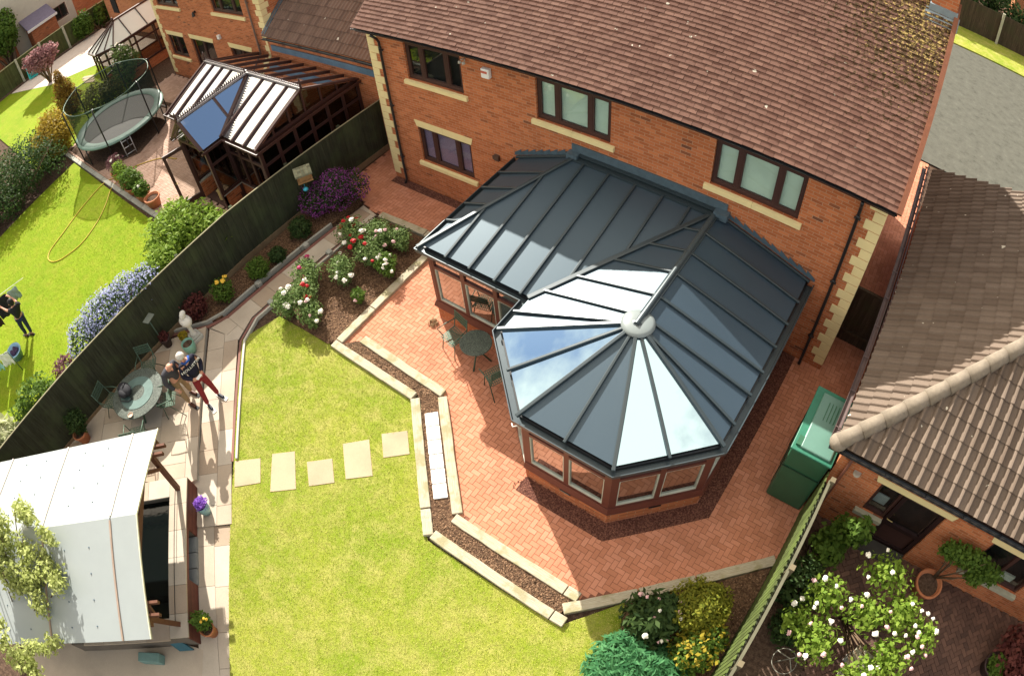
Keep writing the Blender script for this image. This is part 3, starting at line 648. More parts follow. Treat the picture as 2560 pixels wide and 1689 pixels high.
rbar((EX0-.09, EY-.12, ZE-.02), (5.98, -.12, ZR), .085, .075, 'hip_bar')
yl = [-.7, -1.35, -1.98, -2.63, -3.18]
BL = [(7.08, EY), (9.27, -3.36), (9.27, -.12)]; prev = -.02
for y in yl+[-3.36]:
    pg = clip_rect([(7.08, EY+.0), (7.08, -3.36), (9.27, -3.36), (9.27, -.12)] if False else [(7.08, -3.39), (9.27, -3.39), (9.27, -.12)], 0, 99, y, prev)
    if len(pg) > 2 and y > -3.3: panel(pg, zBl)
    prev = y
lowp = [(7.08, -3.39), (7.24, -3.18), (9.27, -3.18), AP, (7.08, -3.85)]; panel(lowp, zBl); panel([(7.08, -3.85), AP, (7.08, -4.31)], zBl)
for y in yl: xv = 7.08+(y-EY)*2.19/(-.12-EY); rbar((max(7.02, xv), y, zBl(xv, y)), (9.27, y, ZR))
rbar((7.02, -3.86, ZE), (*AP, ZR)); rbar((7.05, EY-.05, ZE-.01), (9.22, -.12, ZR+.01), .1, .06, 'valley_bar')
prev = -.02
for y in yl:
    panel([(9.27, prev), (EX1, prev), (EX1, y), (9.27, y)], zBr); rbar((EX1+.06, y, ZE), (9.27, y, ZR)); prev = y
panel([(9.27, -3.18), (EX1, -3.18), (EX1, -3.85), AP], zBr); panel([(EX1, -3.85), (EX1, -4.28), AP], zBr); rbar((EX1+.06, -3.86, ZE), (*AP, ZR))
C8 = [(7.08, -4.31), (8.37, -5.56), (10.16, -5.56), (EX1, -4.28)]
def facet(a, b, m):
    def zf(x, y):                                            # plane through the two eaves corners and the apex
        d = Vector((b[0]-a[0], b[1]-a[1])); nx, ny = -d.y, d.x; h = nx*(AP[0]-a[0])+ny*(AP[1]-a[1]); return ZE+(nx*(x-a[0])+ny*(y-a[1]))/h*(ZR-ZE)
    c = ((a[0]+b[0])/2, (a[1]+b[1])/2); panel([a, c, AP], zf, m); panel([c, b, AP], zf, m)
    e = (c[0]+(c[0]-AP[0])*.03, c[1]+(c[1]-AP[1])*.03); rbar((*e, ZE-.01), (*AP, ZR))
facet(C8[0], C8[1], 'roofglass'); facet(C8[1], C8[2], 'panel'); facet(C8[2], C8[3], 'roofglass')
for c in C8: rbar((c[0]+(c[0]-AP[0])*.035, c[1]+(c[1]-AP[1])*.035, ZE-.015), (*AP, ZR+.01), .07, .065, 'hip_bar')
MAT['ridgecap'] = M('ridge_cap', (.055, .072, .080), .35, .06, 9, .03, .5, .2)
mb = MB(); mb.tube([(9.27, -3.42, ZR+.05), (9.27, -.1, ZR+.05)], .05, 12); mb.box((9.27, -1.74, ZR+.005), (.15, 3.3, .05)); mb.build('ridge', 'ridgecap', cons)
mb = MB(); mb.lathe((AP[0], AP[1]+.02, ZR-.01), [(.30, -.03), (.30, 0), (.24, .035), (.1, .05), (.0, .052)], 28); mb.build('ridge_end_cap', M('end_cap', (.20, .23, .23), .4, .06), cons, True)
mb = MB(); mb.bar((5.9, -.1, ZR+.02), (9.4, -.1, ZR+.02), .2, .06); mb.bar((5.9, -.05, ZR+.1), (9.4, -.05, ZR+.1), .1, .05); mb.build('wall_ridge', 'bar', cons)
mb = MB(); mb.box((7.68, -.02, 3.16), (3.6, .02, .28)); mb.box((5.96, -.1, 3.05), (.26, .18, .14)); mb.box((9.4, -.1, 3.05), (.3, .18, .16))
def stepflash(x0, z0, x1, z1, n):
    for k in range(n):
        a, b = x0+(x1-x0)*k/n, x0+(x1-x0)*(k+1)/n; za, zb = z0+(z1-z0)*k/n, z0+(z1-z0)*(k+1)/n; hi = max(za, zb)
        mb.add([(a, -.014-.003*(k % 2), za-.02), (b, -.014-.003*(k % 2), zb-.02), (b, -.014-.003*(k % 2), hi+.14+(0 if zb > za else -.15)), (a, -.014-.003*(k % 2), hi+.14+(0 if za > zb else -.15))], [(0, 1, 2, 3)])
stepflash(4.32, 2.38, 5.9, 3.0, 8); stepflash(11.6, 2.38, 9.45, 3.02, 10); fixn(mb.build('lead_flashing', 'lead', cons))
# ---------------------------------------------------------------- sandstone path and terrace
MAT['edging'] = pavermat('brick_edging', (.15, .065, .055), (.19, .085, .068), (.24, .12, .10))
MAT['kerb'] = M('concrete_kerb', (.33, .33, .29), .85, .12, 6, .2)
PATH = [(.06, -1.45), (.66, -1.56), (.50, -3.2), (.36, -5.95), (.60, -6.62), (-.40, -6.86), (-.22, -6.35), (-.02, -2.5)]
slabs('stone_path', PATH, .012, 'slab', (.55, .62, .75), -.04)
slabs('stone_walkway', [(-.42, -6.84), (.58, -6.62), (3.0, -8.92), (4.13, -9.97), (3.55, -10.56), (2.85, -10.08), (2.05, -9.14)], .012, 'slab', (.6, .75, .9), rad(-43))
slabs('lower_walkway', [(3.5, -10.6), (4.14, -9.98), (6.5, -12.3), (7.4, -13.2), (6.6, -13.9), (5.5, -12.45)], -.03, 'slab', (.6, .75, .9), rad(-43), seed=9)
TERR = [(-.46, -6.9), (2.03, -9.16), (2.74, -9.8), (2.6, -10.1), (1.0, -11.2), (-.4, -13.4), (-1.12, -13.4), (-1.12, -7.85)]
slabs('stone_terrace', TERR, .10, 'slab', (.6, .75, .9), rad(-43), t=.06, seed=12)
flat('terrace_base', TERR, .045, 'concrete', z0=-.055)
flat('canopy_paving', [(4.3, -13.0), (5.55, -12.35), (6.6, -13.6), (7.5, -14.2), (5.0, -16), (1.5, -16), (-1.1, -13.4), (1.0, -13.3)], -.025, 'slab')
mb = MB(); sweep(mb, [(-.055, -2.5), (-.3, -6.3), (-.53, -6.8), (-1.3, -7.62)], [(-.10, .016), (.0, .016), (.0, -.05), (-.10, -.05)]); sweep(mb, [(.70, -1.75), (.62, -3.2), (.47, -5.95), (.72, -6.6), (3.08, -8.93)], [(.0, .016), (.06, .016), (.06, -.05), (.0, -.05)]); fixn(struct(mb.build('brick_edging', 'edging')))
mb = MB(); sweep(mb, [(-.16, -2.5), (-.26, -3.6)], [(-.03, .10), (.03, .10), (.03, -.05), (-.03, -.05)]); sweep(mb, [(-.26, -3.62), (-.36, -5.2)], [(-.03, .10), (.03, .10), (.03, -.05), (-.03, -.05)]); sweep(mb, [(-.36, -5.22), (-.42, -6.3), (-.6, -6.78), (-1.32, -7.62)], [(-.03, .10), (.03, .10), (.03, -.05), (-.03, -.05)]); o = fixn(mb.build('concrete_kerb', 'kerb')); recenter(o, (-.36, -5.2, 0)); tag(o, 'grey concrete kerb along the shaded bed by the dark fence', 'kerb')
mb = MB(); sweep(mb, [(.72, -1.75), (.65, -3.3)], [(-.04, .06), (.01, .06), (.01, -.05), (-.04, -.05)]); sweep(mb, [(.65, -3.32), (.52, -5.9), (.78, -6.56), (3.1, -8.85)], [(-.04, .06), (.01, .06), (.01, -.05), (-.04, -.05)]); o = fixn(mb.build('concrete_kerb', M('pale_kerb', (.50, .47, .40), .85, .1, 6, .2))); recenter(o, (.6, -4, 0)); tag(o, 'pale kerb between the stone path and the rose bed, running on along the lawn edge', 'kerb')
mb = MB()
for x, y in ((-.20, -3.45), (.60, -3.3), (-.33, -5.1), (.50, -5.35)): mb.box((x, y, .05), (.16, .14, .13))
o = mb.build('kerb_block', 'kerb', bevel=.008); struct(o)
# ---------------------------------------------------------------- left garden fence
def fencemat(name, c, moss):
    b = NB(name); tc = b.n('TexCoord'); mp_ = b.n('Mapping', {'Vector': b.pos(), 'Scale': (9, 9, .7)}); g = b.noise(2.5, 6, .7, mp_.outputs[0])
    col = b.ramp(g, ((.3, sh(c, .55)), (.55, c), (.75, sh(c, 1.5)))); col = b.mix(b.ramp(b.noise(1.7, 4), ((.45, (0, 0, 0)), (.65, (1, 1, 1)))), col, moss); col = b.mix(b.math('MULTIPLY', b.isl(), .5), col, sh2(b, col, .55))
    b.bump(g, .4, .006); return b.fin(col, .9, .1)
MAT['fence'] = fencemat('green_stained_fence', (.050, .054, .034), (.058, .070, .036)); MAT['fence_g'] = fencemat('mossy_fence', (.095, .12, .04), (.12, .16, .045)); MAT['fence_b'] = fencemat('brown_fence', (.085, .062, .042), (.07, .06, .035))
def boards(mb, p, q, z0, z1, w=.105, t=.018, side=1):
    p, q = Vector((*p, 0)), Vector((*q, 0)); d = (q-p); L_ = d.length; d.normalize(); n = Vector((d.y, -d.x, 0))*side; k = int(L_/w); ang = math.atan2(d.y, d.x)
    for i in range(k):
        c = p+d*((i+.5)*L_/k)+n*(.004+.004*(i % 2)); h = R.uniform(-.008, .008); mb.box((c.x, c.y, (z0+z1+h)/2), (L_/k+.012, t, z1-z0+h), ang+.09*side)
fen = thing('garden_fence', 'tall dark green board fence between the two back gardens', 'fence', (-1.3, -5, 0)); FL = [(-1.12, 1.45), (-1.34, -4.7), (-1.14, -10.0), (-.92, -13.6)]
mb = MB()
for a, b in zip(FL, FL[1:]): boards(mb, a, b, .16, 1.78)
mb.build('board_panel', 'fence', fen); mb = MB()
for a, b in zip(FL, FL[1:]): mb.bar((*a, .1), (*b, .1), .04, .2)
mb.build('gravel_board', M('old_concrete', (.20, .14, .08), .9), fen); mb = MB()
for a, b in zip(FL, FL[1:]): mb.bar((*a, 1.79), (*b, 1.79), .032, .02)
mb.build('capping', M('lit_rail', (.23, .21, .13), .9), fen)  # pale colour puts the sunlit line along the fence top into the capping
for i in range(8):
    y = 1.3-i*1.93; x = np.interp(-y, [-1.45, 4.7, 10, 13.6], [-1.12, -1.34, -1.14, -.92])-.09; mb = MB(); mb.box((x, y, .9), (.09, .09, 1.8)); mb.build('post', 'fence', fen)
# ---------------------------------------------------------------- plants of the near garden
LM = {'g': leafmat('mid_green_leaf', (.075, .14, .022), (.13, .21, .035)), 'd': leafmat('dark_leaf', (.032, .065, .022), (.07, .115, .032)), 'l': leafmat('lime_leaf', (.15, .25, .03), (.25, .35, .05)), 'y': leafmat('golden_leaf', (.30, .24, .025), (.42, .33, .04)),
      'r': leafmat('red_leaf', (.10, .03, .03), (.18, .06, .05)), 'b': leafmat('blue_green_leaf', (.045, .17, .065), (.10, .28, .11)), 'ro': leafmat('rose_leaf', (.10, .17, .05), (.22, .30, .10)), 'pu': leafmat('purple_leaf', (.12, .05, .06), (.26, .13, .14)),
      'v': leafmat('violet_flower', (.20, .045, .20), (.36, .09, .36)), 'bl': leafmat('blue_flower', (.28, .30, .55), (.55, .58, .82)), 'pa': leafmat('pale_leaf', (.33, .38, .10), (.52, .56, .22)), 'ol': leafmat('olive_leaf', (.10, .11, .03), (.17, .17, .05)), 'vi': leafmat('viola', (.25, .10, .50), (.40, .2, .70))}
MAT['white_petal'] = M('white_petal', (.80, .76, .66), .6, .05, 20, .1); MAT['red_petal'] = M('red_petal', (.42, .008, .012), .6, .2, 20, .1); MAT['pink_petal'] = M('pink_petal', (.68, .42, .42), .6, .1, 20, .1); MAT['yellow_petal'] = M('yellow_petal', (.72, .45, .05), .6, .1, 20, .1); MAT['magenta_petal'] = M('magenta_petal', (.42, .03, .12), .6, .1, 20, .1)
def plant(name, label, cat, base, blobs, m, n, size, group=None, seed=1, stem=True, rad0=.02, ns=7, asp=1.7, flowers=(), shell=.5, part='foliage', up=.35, droop=0.0):
    t = thing(name, label, cat, base, group); B = [(base[0]+b[0], base[1]+b[1], base[2]+b[2], *b[3:]) for b in blobs]
    leaves(part, LM[m] if m in LM else m, B, int(n*1.6), size*.78, t, asp, seed, shell, up, droop)
    if stem: stems(base, B, rad0, ns, seed, 'twig', t)
    q = random.Random(seed+50)
    for m2, cnt, r in flowers:
        pts = []
        for _ in range(cnt):
            b = q.choice(B); d = Vector((q.gauss(0, 1)+.25, q.gauss(0, 1)-.35, abs(q.gauss(0, 1))+.45)).normalized(); pts.append((b[0]+d.x*b[3]*1.02, b[1]+d.y*b[4]*1.02, b[2]+d.z*b[5]*1.04))
        o = blossoms('blossoms', m2, pts, r*.82, t, seed)
    return t
MAT['twig'] = M('twig', (.13, .085, .05), .8, .2, 20, .2)
GR_ = 'roses in the bed beside the path'
for i, (x, y, s, fl, lab, m) in enumerate([
    (1.05, -2.75, .50, (('white_petal', 4, .065), ('red_petal', 9, .07)), 'rose bush with red blooms nearest the house end of the path', 'ro'),
    (1.62, -2.35, .45, (('white_petal', 3, .06), ('pink_petal', 4, .05)), 'rose bush with a few pale pink blooms between the red one and the sleeper', 'ro'),
    (2.15, -2.15, .36, (('pink_petal', 3, .05),), 'small reddish-leaved rose bush beside the shaded sleeper', 'ro'),
    (1.85, -2.95, .42, (('white_petal', 2, .06), ('red_petal', 2, .05)), 'rose bush with young red leaves in the middle of the bed', 'ro'),
    (2.45, -3.0, .34, (('white_petal', 7, .05),), 'small white rose bush alone near the grey roof corner', 'g'),
    (1.65, -3.75, .42, (('white_petal', 6, .075),), 'white rose bush in the middle of the bed, one big bloom at each side', 'ro'),
    (1.0, -4.35, .46, (('magenta_petal', 4, .06), ('yellow_petal', 2, .04)), 'rose bush with magenta buds leaning over the path', 'ro'),
    (1.45, -4.9, .46, (('red_petal', 4, .07), ('white_petal', 4, .08)), 'rose bush with crimson and white blooms near the lawn corner', 'ro'),
    (1.15, -5.3, .38, (('white_petal', 8, .08),), 'white rose bush at the lawn corner of the bed', 'ro'),
    (1.95, -5.15, .36, (('white_petal', 3, .07), ('pink_petal', 2, .05)), 'low rose bush by the long sleeper at the lawn', 'ro'),
    (2.45, -4.05, .2, (('pink_petal', 3, .06),), 'tiny rose with one pale pink bloom alone on bare bark', 'g')]):
    s *= 1.22; plant('rose_bush', lab, 'rose bush', (x, y, .03), [(0, 0, s*.85, s*.75, s*.75, s*.55), (s*.5, -s*.3, s*.7, s*.4, s*.4, s*.4), (-s*.45, s*.3, s*.75, s*.42, s*.42, s*.4)], m, int(2500*s), .050, GR_, 20+i, True, .012, 9, 1.5, fl, .2)
plant('purple_shrub', 'loose shrub covered in purple flowers by the dark fence and the house patio', 'shrub', (-.52, -1.85, .03), [(0, 0, .62, .62, .62, .5), (.35, .45, .6, .4, .4, .4), (-.25, -.5, .55, .45, .45, .4), (.15, .0, .95, .4, .4, .3)], 'd', 2200, .05, None, 41, True, .02, 12)
B_ = [(-.52, -1.85, .66, .66, .66, .52), (-.17, -1.4, .63, .45, .45, .42), (-.77, -2.35, .58, .5, .5, .42), (-.37, -1.85, 1.0, .42, .42, .32)]
o = leaves('purple_flowers', LM['v'], B_, 3600, .032, bpy.data.objects['purple_shrub'], 1.4, 42, .8)
for x, y, s, lab, sd in ((-.62, -3.2, .34, 'dark rounded shrub nearest the purple flowers in the fence bed', 43), (-.5, -4.2, .24, 'small dark shrub second along the fence bed', 44), (-.55, -4.85, .32, 'leafy green round shrub in the middle of the fence bed', 45)):
    plant('small_shrub', lab, 'shrub', (x, y, .04), [(0, 0, s*.8, s, s, s*.85)], 'g' if sd == 45 else 'd', 900, .05, 'round shrubs in the fence bed', sd, True, .012, 5, 1.6, (), .6)
plant('yellow_rose', 'green rose bush with two yellow blooms by the dark fence', 'rose bush', (-.72, -5.95, .04), [(0, 0, .38, .32, .32, .32)], 'g', 800, .055, None, 46, True, .012, 6, 1.5, (('yellow_petal', 3, .07),))
plant('red_leaf_shrub', 'dark red leaved shrub in the shade at the foot of the fence', 'shrub', (-1.0, -6.75, .04), [(0, 0, .35, .28, .4, .35)], 'r', 700, .06, None, 47)
plant('peony', 'dark green peony with white and pale pink blooms below the patio', 'peony', (11.88, -6.85, .02), [(0, 0, .4, .5, .5, .4), (.15, .2, .45, .35, .35, .35)], 'd', 1500, .085, None, 51, True, .014, 9, 2.6, (('white_petal', 6, .05), ('pink_petal', 8, .042)), .4)
plant('yellow_shrub', 'dense rounded shrub with yellow green leaves beside the patio sleepers', 'shrub', (12.5, -6.35, .02), [(0, 0, .45, .52, .52, .46)], 'y2', 3600, .042, None, 52, True, .02, 8, 1.8, (), .72) if False else None
LM['y2'] = leafmat('yellow_green_leaf', (.13, .16, .02), (.30, .29, .035))
plant('yellow_shrub', 'dense rounded shrub with yellow green leaves beside the patio sleepers', 'shrub', (12.5, -6.3, .02), [(0, 0, .45, .53, .53, .46), (.1, .1, .5, .45, .45, .45)], 'y2', 3800, .046, None, 52, True, .02, 8, 1.8, (), .72)
plant('variegated_shrub', 'leafy green shrub with cream and yellow tips near the right hand fence', 'shrub', (12.85, -7.0, .02), [(0, 0, .35, .42, .4, .35), (.15, .35, .4, .3, .3, .3)], 'g', 1300, .06, None, 53, True, .016, 7, 1.5, (), .55)
leaves('yellow_tips', LM['y'], [(12.85, -7.0, .42, .42, .4, .36), (13.0, -6.65, .45, .3, .3, .3)], 320, .06, bpy.data.objects['variegated_shrub'], 1.5, 54, .9)
plant('juniper', 'spreading blue green juniper at the bottom edge beside the lawn', 'conifer', (12.0, -8.1, .02), [(-.15, .25, .35, .5, .6, .38), (.35, .35, .3, .55, .45, .32), (.45, -.2, .3, .6, .5, .32), (-.05, -.3, .3, .45, .4, .3)], 'b', 6500, .05, None, 55, True, .03, 9, 4.2, (), .55, 'foliage', .9)
plant('ground_cover', 'low mat of fine green leaves between juniper and peony', 'ground cover', (12.4, -7.45, .02), [(0, .1, .12, .35, .32, .16), (.35, .05, .12, .3, .3, .14)], 'b', 900, .045, None, 56, False, .02, 1, 3.0)
plant('small_shrub', 'small green shrub against the foot of the striped fence at the bottom', 'shrub', (13.12, -7.7, .02), [(0, 0, .22, .22, .3, .22), (-.1, -.35, .2, .22, .25, .2)], 'g', 700, .055, None, 57)
# ---------------------------------------------------------------- bistro set
def ironchair(name, label, loc, rz, group):
    t = thing(name, label, 'chair', (0, 0, 0), group); m = MB()
    def latt(x0, x1, y0, y1, zf, n):                        # pierced cast panel
        mb = MB()
        for k in range(n+1):
            x = x0+(x1-x0)*k/n; mb.bar((x, y0, zf(y0)), (x, y1, zf(y1)), .012, .008)
        for k in range(int(n*.8)+1):
            y = y0+(y1-y0)*k/int(n*.8); mb.bar((x0, y, zf(y)), (x1, y, zf(y)), .012, .008)
        for k in range(n):
            x = x0+(x1-x0)*k/n; d = (x1-x0)/n; mb.bar((x, y0, zf(y0)), (x+d, y1, zf(y1)), .01, .007)
        return mb
    latt(-.2, .2, -.2, .2, lambda y: .45, 9).build('seat', 'iron', t); latt(-.2, .2, .70, .90, lambda y: 0, 9)
    mb = MB()
    for k in range(11):
        x = -.2+.04*k; mb.bar((x, .24+.0, .72), (x, .27, .93), .012, .02)
    for z in (.72, .79, .86, .93): mb.bar((-.2, .24+.143*(z-.72), z), (.2, .24+.143*(z-.72), z), .012, .03)
    mb.build('backrest', 'iron', t)
    mb = MB()
    for s in (-1, 1):
        mb.tube([(s*.22, -.2, .0), (s*.2, -.12, .44), (s*.215, .2, .46), (s*.21, .28, .95)], .012, 6); mb.build('leg', 'iron', t, True); mb = MB()
        mb.tube([(s*.24, .3, 0), (s*.2, .05, .44), (s*.21, .05, .45)], .012, 6); mb.build('leg', 'iron', t, True); mb = MB()
        mb.tube([(s*.215, .25, .68), (s*.26, 0, .66), (s*.27, -.2, .64), (s*.2, -.14, .45)], .012, 6); mb.build('armrest', 'iron', t, True); mb = MB()
    t.location = loc; t.rotation_euler = (0, 0, rz); return t
GB = 'green metal bistro chairs'
bc = ironchair('bistro_chair', 'green metal bistro chair on the left of the round table, half in the sun', (5.32, -3.9, 0), rad(-14), GB)
copy_thing(bc, (6.68, -4.2, 0), 'green metal bistro chair tucked under the eave to the right of the round table', rad(-115), GB)
def pierced():
    b = NB('pierced_metal'); v = b.n('TexVoronoi', {'Scale': 42.0}, feature='DISTANCE_TO_EDGE'); b.set(v.inputs['Vector'], b.pos()); hole = b.math('GREATER_THAN', v.outputs['Distance'], .17)
    col = b.mix(hole, b.mix(b.noise(12, 4), (.055, .075, .06), (.13, .15, .125)), (.010, .014, .010)); b.bump(b.math('SUBTRACT', 1.0, hole), .6, .006); return b.fin(col, .5, .4)
MAT['pierced'] = pierced()
bt = thing('bistro_table', 'small round green pierced metal table beside the conservatory wall', 'table', (5.96, -3.9, 0)); mb = MB(); mb.lathe((5.96, -3.9, .70), [(.33, -.03), (.345, -.015), (.34, 0), (.32, .004)], 36); mb.build('tabletop', 'pierced', bt)
for k in range(3):
    a = rad(-80+120*k); mb = MB(); mb.tube([(5.96+.05*math.cos(a), -3.9+.05*math.sin(a), .68), (5.96+.07*math.cos(a), -3.9+.07*math.sin(a), .35), (5.96+.26*math.cos(a), -3.9+.26*math.sin(a), .0)], [.025, .02, .022], 8); mb.build('leg', 'iron', bt, True)
mb = MB(); mb.lathe((5.96, -3.9, .35), [(.08, -.02), (.08, .02)], 12); mb.build('collar', 'iron', bt)
plant('dead_leaves', 'little heap of dry leaves at the foot of the conservatory corner', 'leaf pile', (4.42, -3.6, .0), [(0, 0, .03, .12, .12, .05)], leafmat('dry_leaf', (.34, .22, .12), (.5, .36, .22)), 110, .04, None, 60, False)
# ---------------------------------------------------------------- terrace furniture
tt = thing('terrace_table', 'big round green metal table with pierced top by the dark fence', 'table', (.16, -9.42, .1)); mb = MB(); mb.lathe((.16, -9.42, .74), [(.70, -.03), (.72, -.01), (.71, 0), (.6, .004), (.0, .006)], 48); mb.build('tabletop', 'pierced', tt)
MAT['glaze'] = M('verdigris', (.10, .16, .145), .55, .2, 7, .1)
mb = MB(); mb.lathe((.16, -9.42, .742), [(.22, 0), (.22, .012), (.46, .012), (.46, 0)], 40); mb.build('inlay_ring', 'glaze', tt)
for k in range(4):
    a = rad(40+90*k); mb = MB(); mb.tube([(.16+.12*math.cos(a), -9.42+.12*math.sin(a), .72), (.16+.2*math.cos(a), -9.42+.2*math.sin(a), .42), (.16+.42*math.cos(a), -9.42+.42*math.sin(a), .1)], .025, 8); mb.build('leg', 'iron', tt, True)
GT = 'green metal chairs round the terrace table'
for (x, y, rz, lab) in ((-.42, -8.75, 50, 'green metal chair at the house end of the big round table'), (-.5, -10.0, 120, 'green metal chair against the dark fence behind the backpack'), (.86, -8.98, -40, 'green metal chair behind the man in the dark jacket'), (.92, -10.1, -130, 'green metal chair at the canopy end of the big round table')):
    copy_thing(bc, (x, y, .1), lab, rad(rz), GT)
bp = thing('backpack', 'black backpack lying on the big round terrace table', 'backpack', (-.1, -9.62, .75)); mb = MB(); mb.ell((-.1, -9.6, .87), (.25, .17, .12), 14, 9); mb.ell((-.02, -9.7, .9), (.17, .1, .08), 12, 8); mb.build('bag', M('black_cloth', (.018, .018, .022), .8, .2, 20, .2), bp, True)
mb = MB(); mb.tube([(-.2, -9.75, .86), (.02, -9.86, .82), (.2, -9.72, .79), (.22, -9.6, .78)], .014, 6); mb.tube([(-.15, -9.48, .95), (-.1, -9.55, 1.02), (-.05, -9.62, .98)], .012, 6); mb.build('strap', 'black', bp, True)
mb = MB(); mb.lathe((.55, -9.9, .748), [(.0, 0), (.06, 0), (.075, .035), (.07, .035), (.055, .008), (0, .008)], 18); o = mb.build('bowl', M('pale_bowl', (.55, .42, .33), .5)); recenter(o, (.55, -9.9, .748)); tag(o, 'small pale bowl on the sunny rim of the round terrace table', 'bowl')
# statue, pots
stt = thing('statue', 'white stone bust on a turned column and square plinth at the corner of the terrace', 'statue', (-.40, -7.30, .1)); MAT['plaster'] = M('white_plaster', (.62, .60, .54), .75, .12, 9, .2); MAT['plinth'] = M('stone_plinth', (.42, .42, .38), .9, .15, 8, .3)
mb = MB(); mb.box((-.40, -7.30, .15), (.34, .34, .1)); mb.box((-.40, -7.30, .23), (.27, .27, .06)); mb.build('plinth', 'plinth', stt, bevel=.01); mb = MB(); mb.lathe((-.40, -7.30, .26), [(.11, 0), (.085, .04), (.06, .12), (.055, .28), (.075, .36), (.11, .4), (.11, .43)], 20); mb.build('column', 'plaster', stt, True)
mb = MB(); mb.ell((-.40, -7.30, .78), (.20, .16, .14), 14, 9, .05); mb.ell((-.40, -7.30, .86), (.05, .05, .07), 10, 7); mb.ell((-.40, -7.30, .97), (.075, .085, .105), 14, 10); mb.ell((-.36, -7.36, .97), (.03, .025, .03), 8, 6); mb.ell((-.42, -7.26, 1.02), (.085, .08, .07), 10, 7, .06); mb.build('bust', 'plaster', stt, True)
def pot(name, label, loc, r, h, m, group=None, plantspec=None, cat='pot', taper=.72, rim=True):
    t = thing(name, label, cat, loc, group); mb = MB(); x, y, z = loc
    mb.lathe((x, y, z), [(r*taper, 0), (r*.95, h*.85), (r*1.06, h*.86), (r*1.06, h), (r*.92, h), (r*.88, h*.86), (r*.8, h*.8), (0, h*.8)] if rim else [(r*taper, 0), (r*1.03, h*.5), (r, h), (r*.9, h), (r*.88, h*.8), (0, h*.8)], 28); mb.build('pot', m, t, True)
    mb = MB(); mb.lathe((x, y, z+h*.805), [(r*.87, 0), (0, .015)], 16, cap=False); mb.build('compost', 'soil', t)
    if plantspec:
        blobs, lm, n, s, sd, fl = plantspec; B = [(x+b[0], y+b[1], z+h*.8+b[2], *b[3:]) for b in blobs]; leaves('foliage', LM[lm], B, int(n*1.5), s*.8, t, 1.7, sd, .4); stems((x, y, z+h*.78), B, .008, 5, sd, 'twig', t)
        q = random.Random(sd)
        for m2, cnt, rr in fl: blossoms('blossoms', m2, [(b[0]+q.uniform(-.8, .8)*b[3], b[1]+q.uniform(-.8, .8)*b[4], b[2]+q.uniform(.3, 1)*b[5]) for b in [q.choice(B) for _ in range(cnt)]], rr, t, sd)
    return t
MAT['greenglaze'] = M('green_glaze', (.16, .34, .26), .3, .12, 6, .05, .5); MAT['tealglaze'] = M('teal_glaze', (.20, .33, .34), .35, .2, 6, .05, .5); MAT['darkpot'] = M('dark_pot', (.05, .03, .03), .6)
pot('green_pot', 'glazed pale green pot of bare soil in front of the white statue', (-.16, -7.62, .1), .17, .34, 'greenglaze', rim=False)
plant('yellow_flowers', 'clump of yellow flowers between the statue and the dark fence', 'flowers', (-.66, -7.5, .1), [(0, 0, .14, .16, .13, .13)], 'y', 380, .04, None, 71, False)
pot('dark_pot', 'dark pot in the shade beside the yellow flowers', (-.95, -7.9, .1), .15, .3, 'darkpot', None, ([(0, 0, .12, .15, .15, .12)], 'r', 180, .05, 72, ()))
pot('terracotta_pot', 'terracotta pot with a bushy plant in the corner of fence and canopy', (-.72, -11.2, .1), .2, .34, 'terracotta', None, ([(-.1, .12, .3, .32, .3, .35)], 'd', 800, .055, 73, ()))
pot('flower_pot', 'blue glazed pot of violet flowers on the walkway beside the raised pond', (3.47, -10.16, 0), .135, .33, 'tealglaze', None, ([(-.03, .03, .08, .16, .16, .12)], 'vi', 520, .036, 74, ()), rim=False)
pot('terracotta_pot', 'orange terracotta pot with a straggly shrub by the slatted pond wall', (5.46, -11.93, -.03), .16, .32, 'terracotta', None, ([(-.12, .05, .2, .22, .2, .25), (.02, .15, .32, .1, .1, .22)], 'g', 480, .055, 75, (('yellow_petal', 5, .03),)))
bh = thing('bird_table', 'wooden bird house with a curved mossy roof on a post by the dark fence', 'bird house', (-.86, -2.42, 0)); an = rad(-30)
mb = MB(); mb.tube([(-.9, -2.4, .03), (-.9, -2.4, 1.32)], .045, 8); mb.build('post', 'fence', bh, True)
def rot(x, y, a=an, c=(-.9, -2.4)): return (c[0]+x*math.cos(a)-y*math.sin(a), c[1]+x*math.sin(a)+y*math.cos(a))
mb = MB(); mb.box((-.9, -2.4, 1.34), (.42, .42, .03), an); mb.box((-.9, -2.4, 1.47), (.26, .30, .24), an); mb.build('box', M('bird_wood', (.30, .17, .07), .8), bh)
mb = MB(); pv = []
for k in range(9):
    t = math.pi*(k/8); pv.append((-.23*math.cos(t), 1.55+.14*math.sin(t)))
for k in range(8):
    for j in range(5):
        y0, y1 = -.24+j*.096, -.24+(j+1)*.096-.006; (xa, za), (xb, zb) = pv[k], pv[k+1]; P_ = [(*rot(xa, y0), za), (*rot(xb, y0), zb), (*rot(xb, y1), zb), (*rot(xa, y1), za)]; mb.slab(P_, .015)
mb.build('roof', M('mossy_shingle', (.20, .20, .13), .9, .4, 7, .3, isl=.3), bh)
mb = MB(); mb.ell((-.72, -2.58, 1.16), (.075, .075, .055), 12, 8); mb.tube([(-.72, -2.58, 1.2), (-.72, -2.58, 1.33)], .006, 5); o = mb.build('bird_feeder', M('blue_plastic', (.05, .35, .48), .35), None, True); recenter(o, (-.72, -2.58, 1.1)); tag(o, 'small blue feeder hanging under the bird house', 'bird feeder')
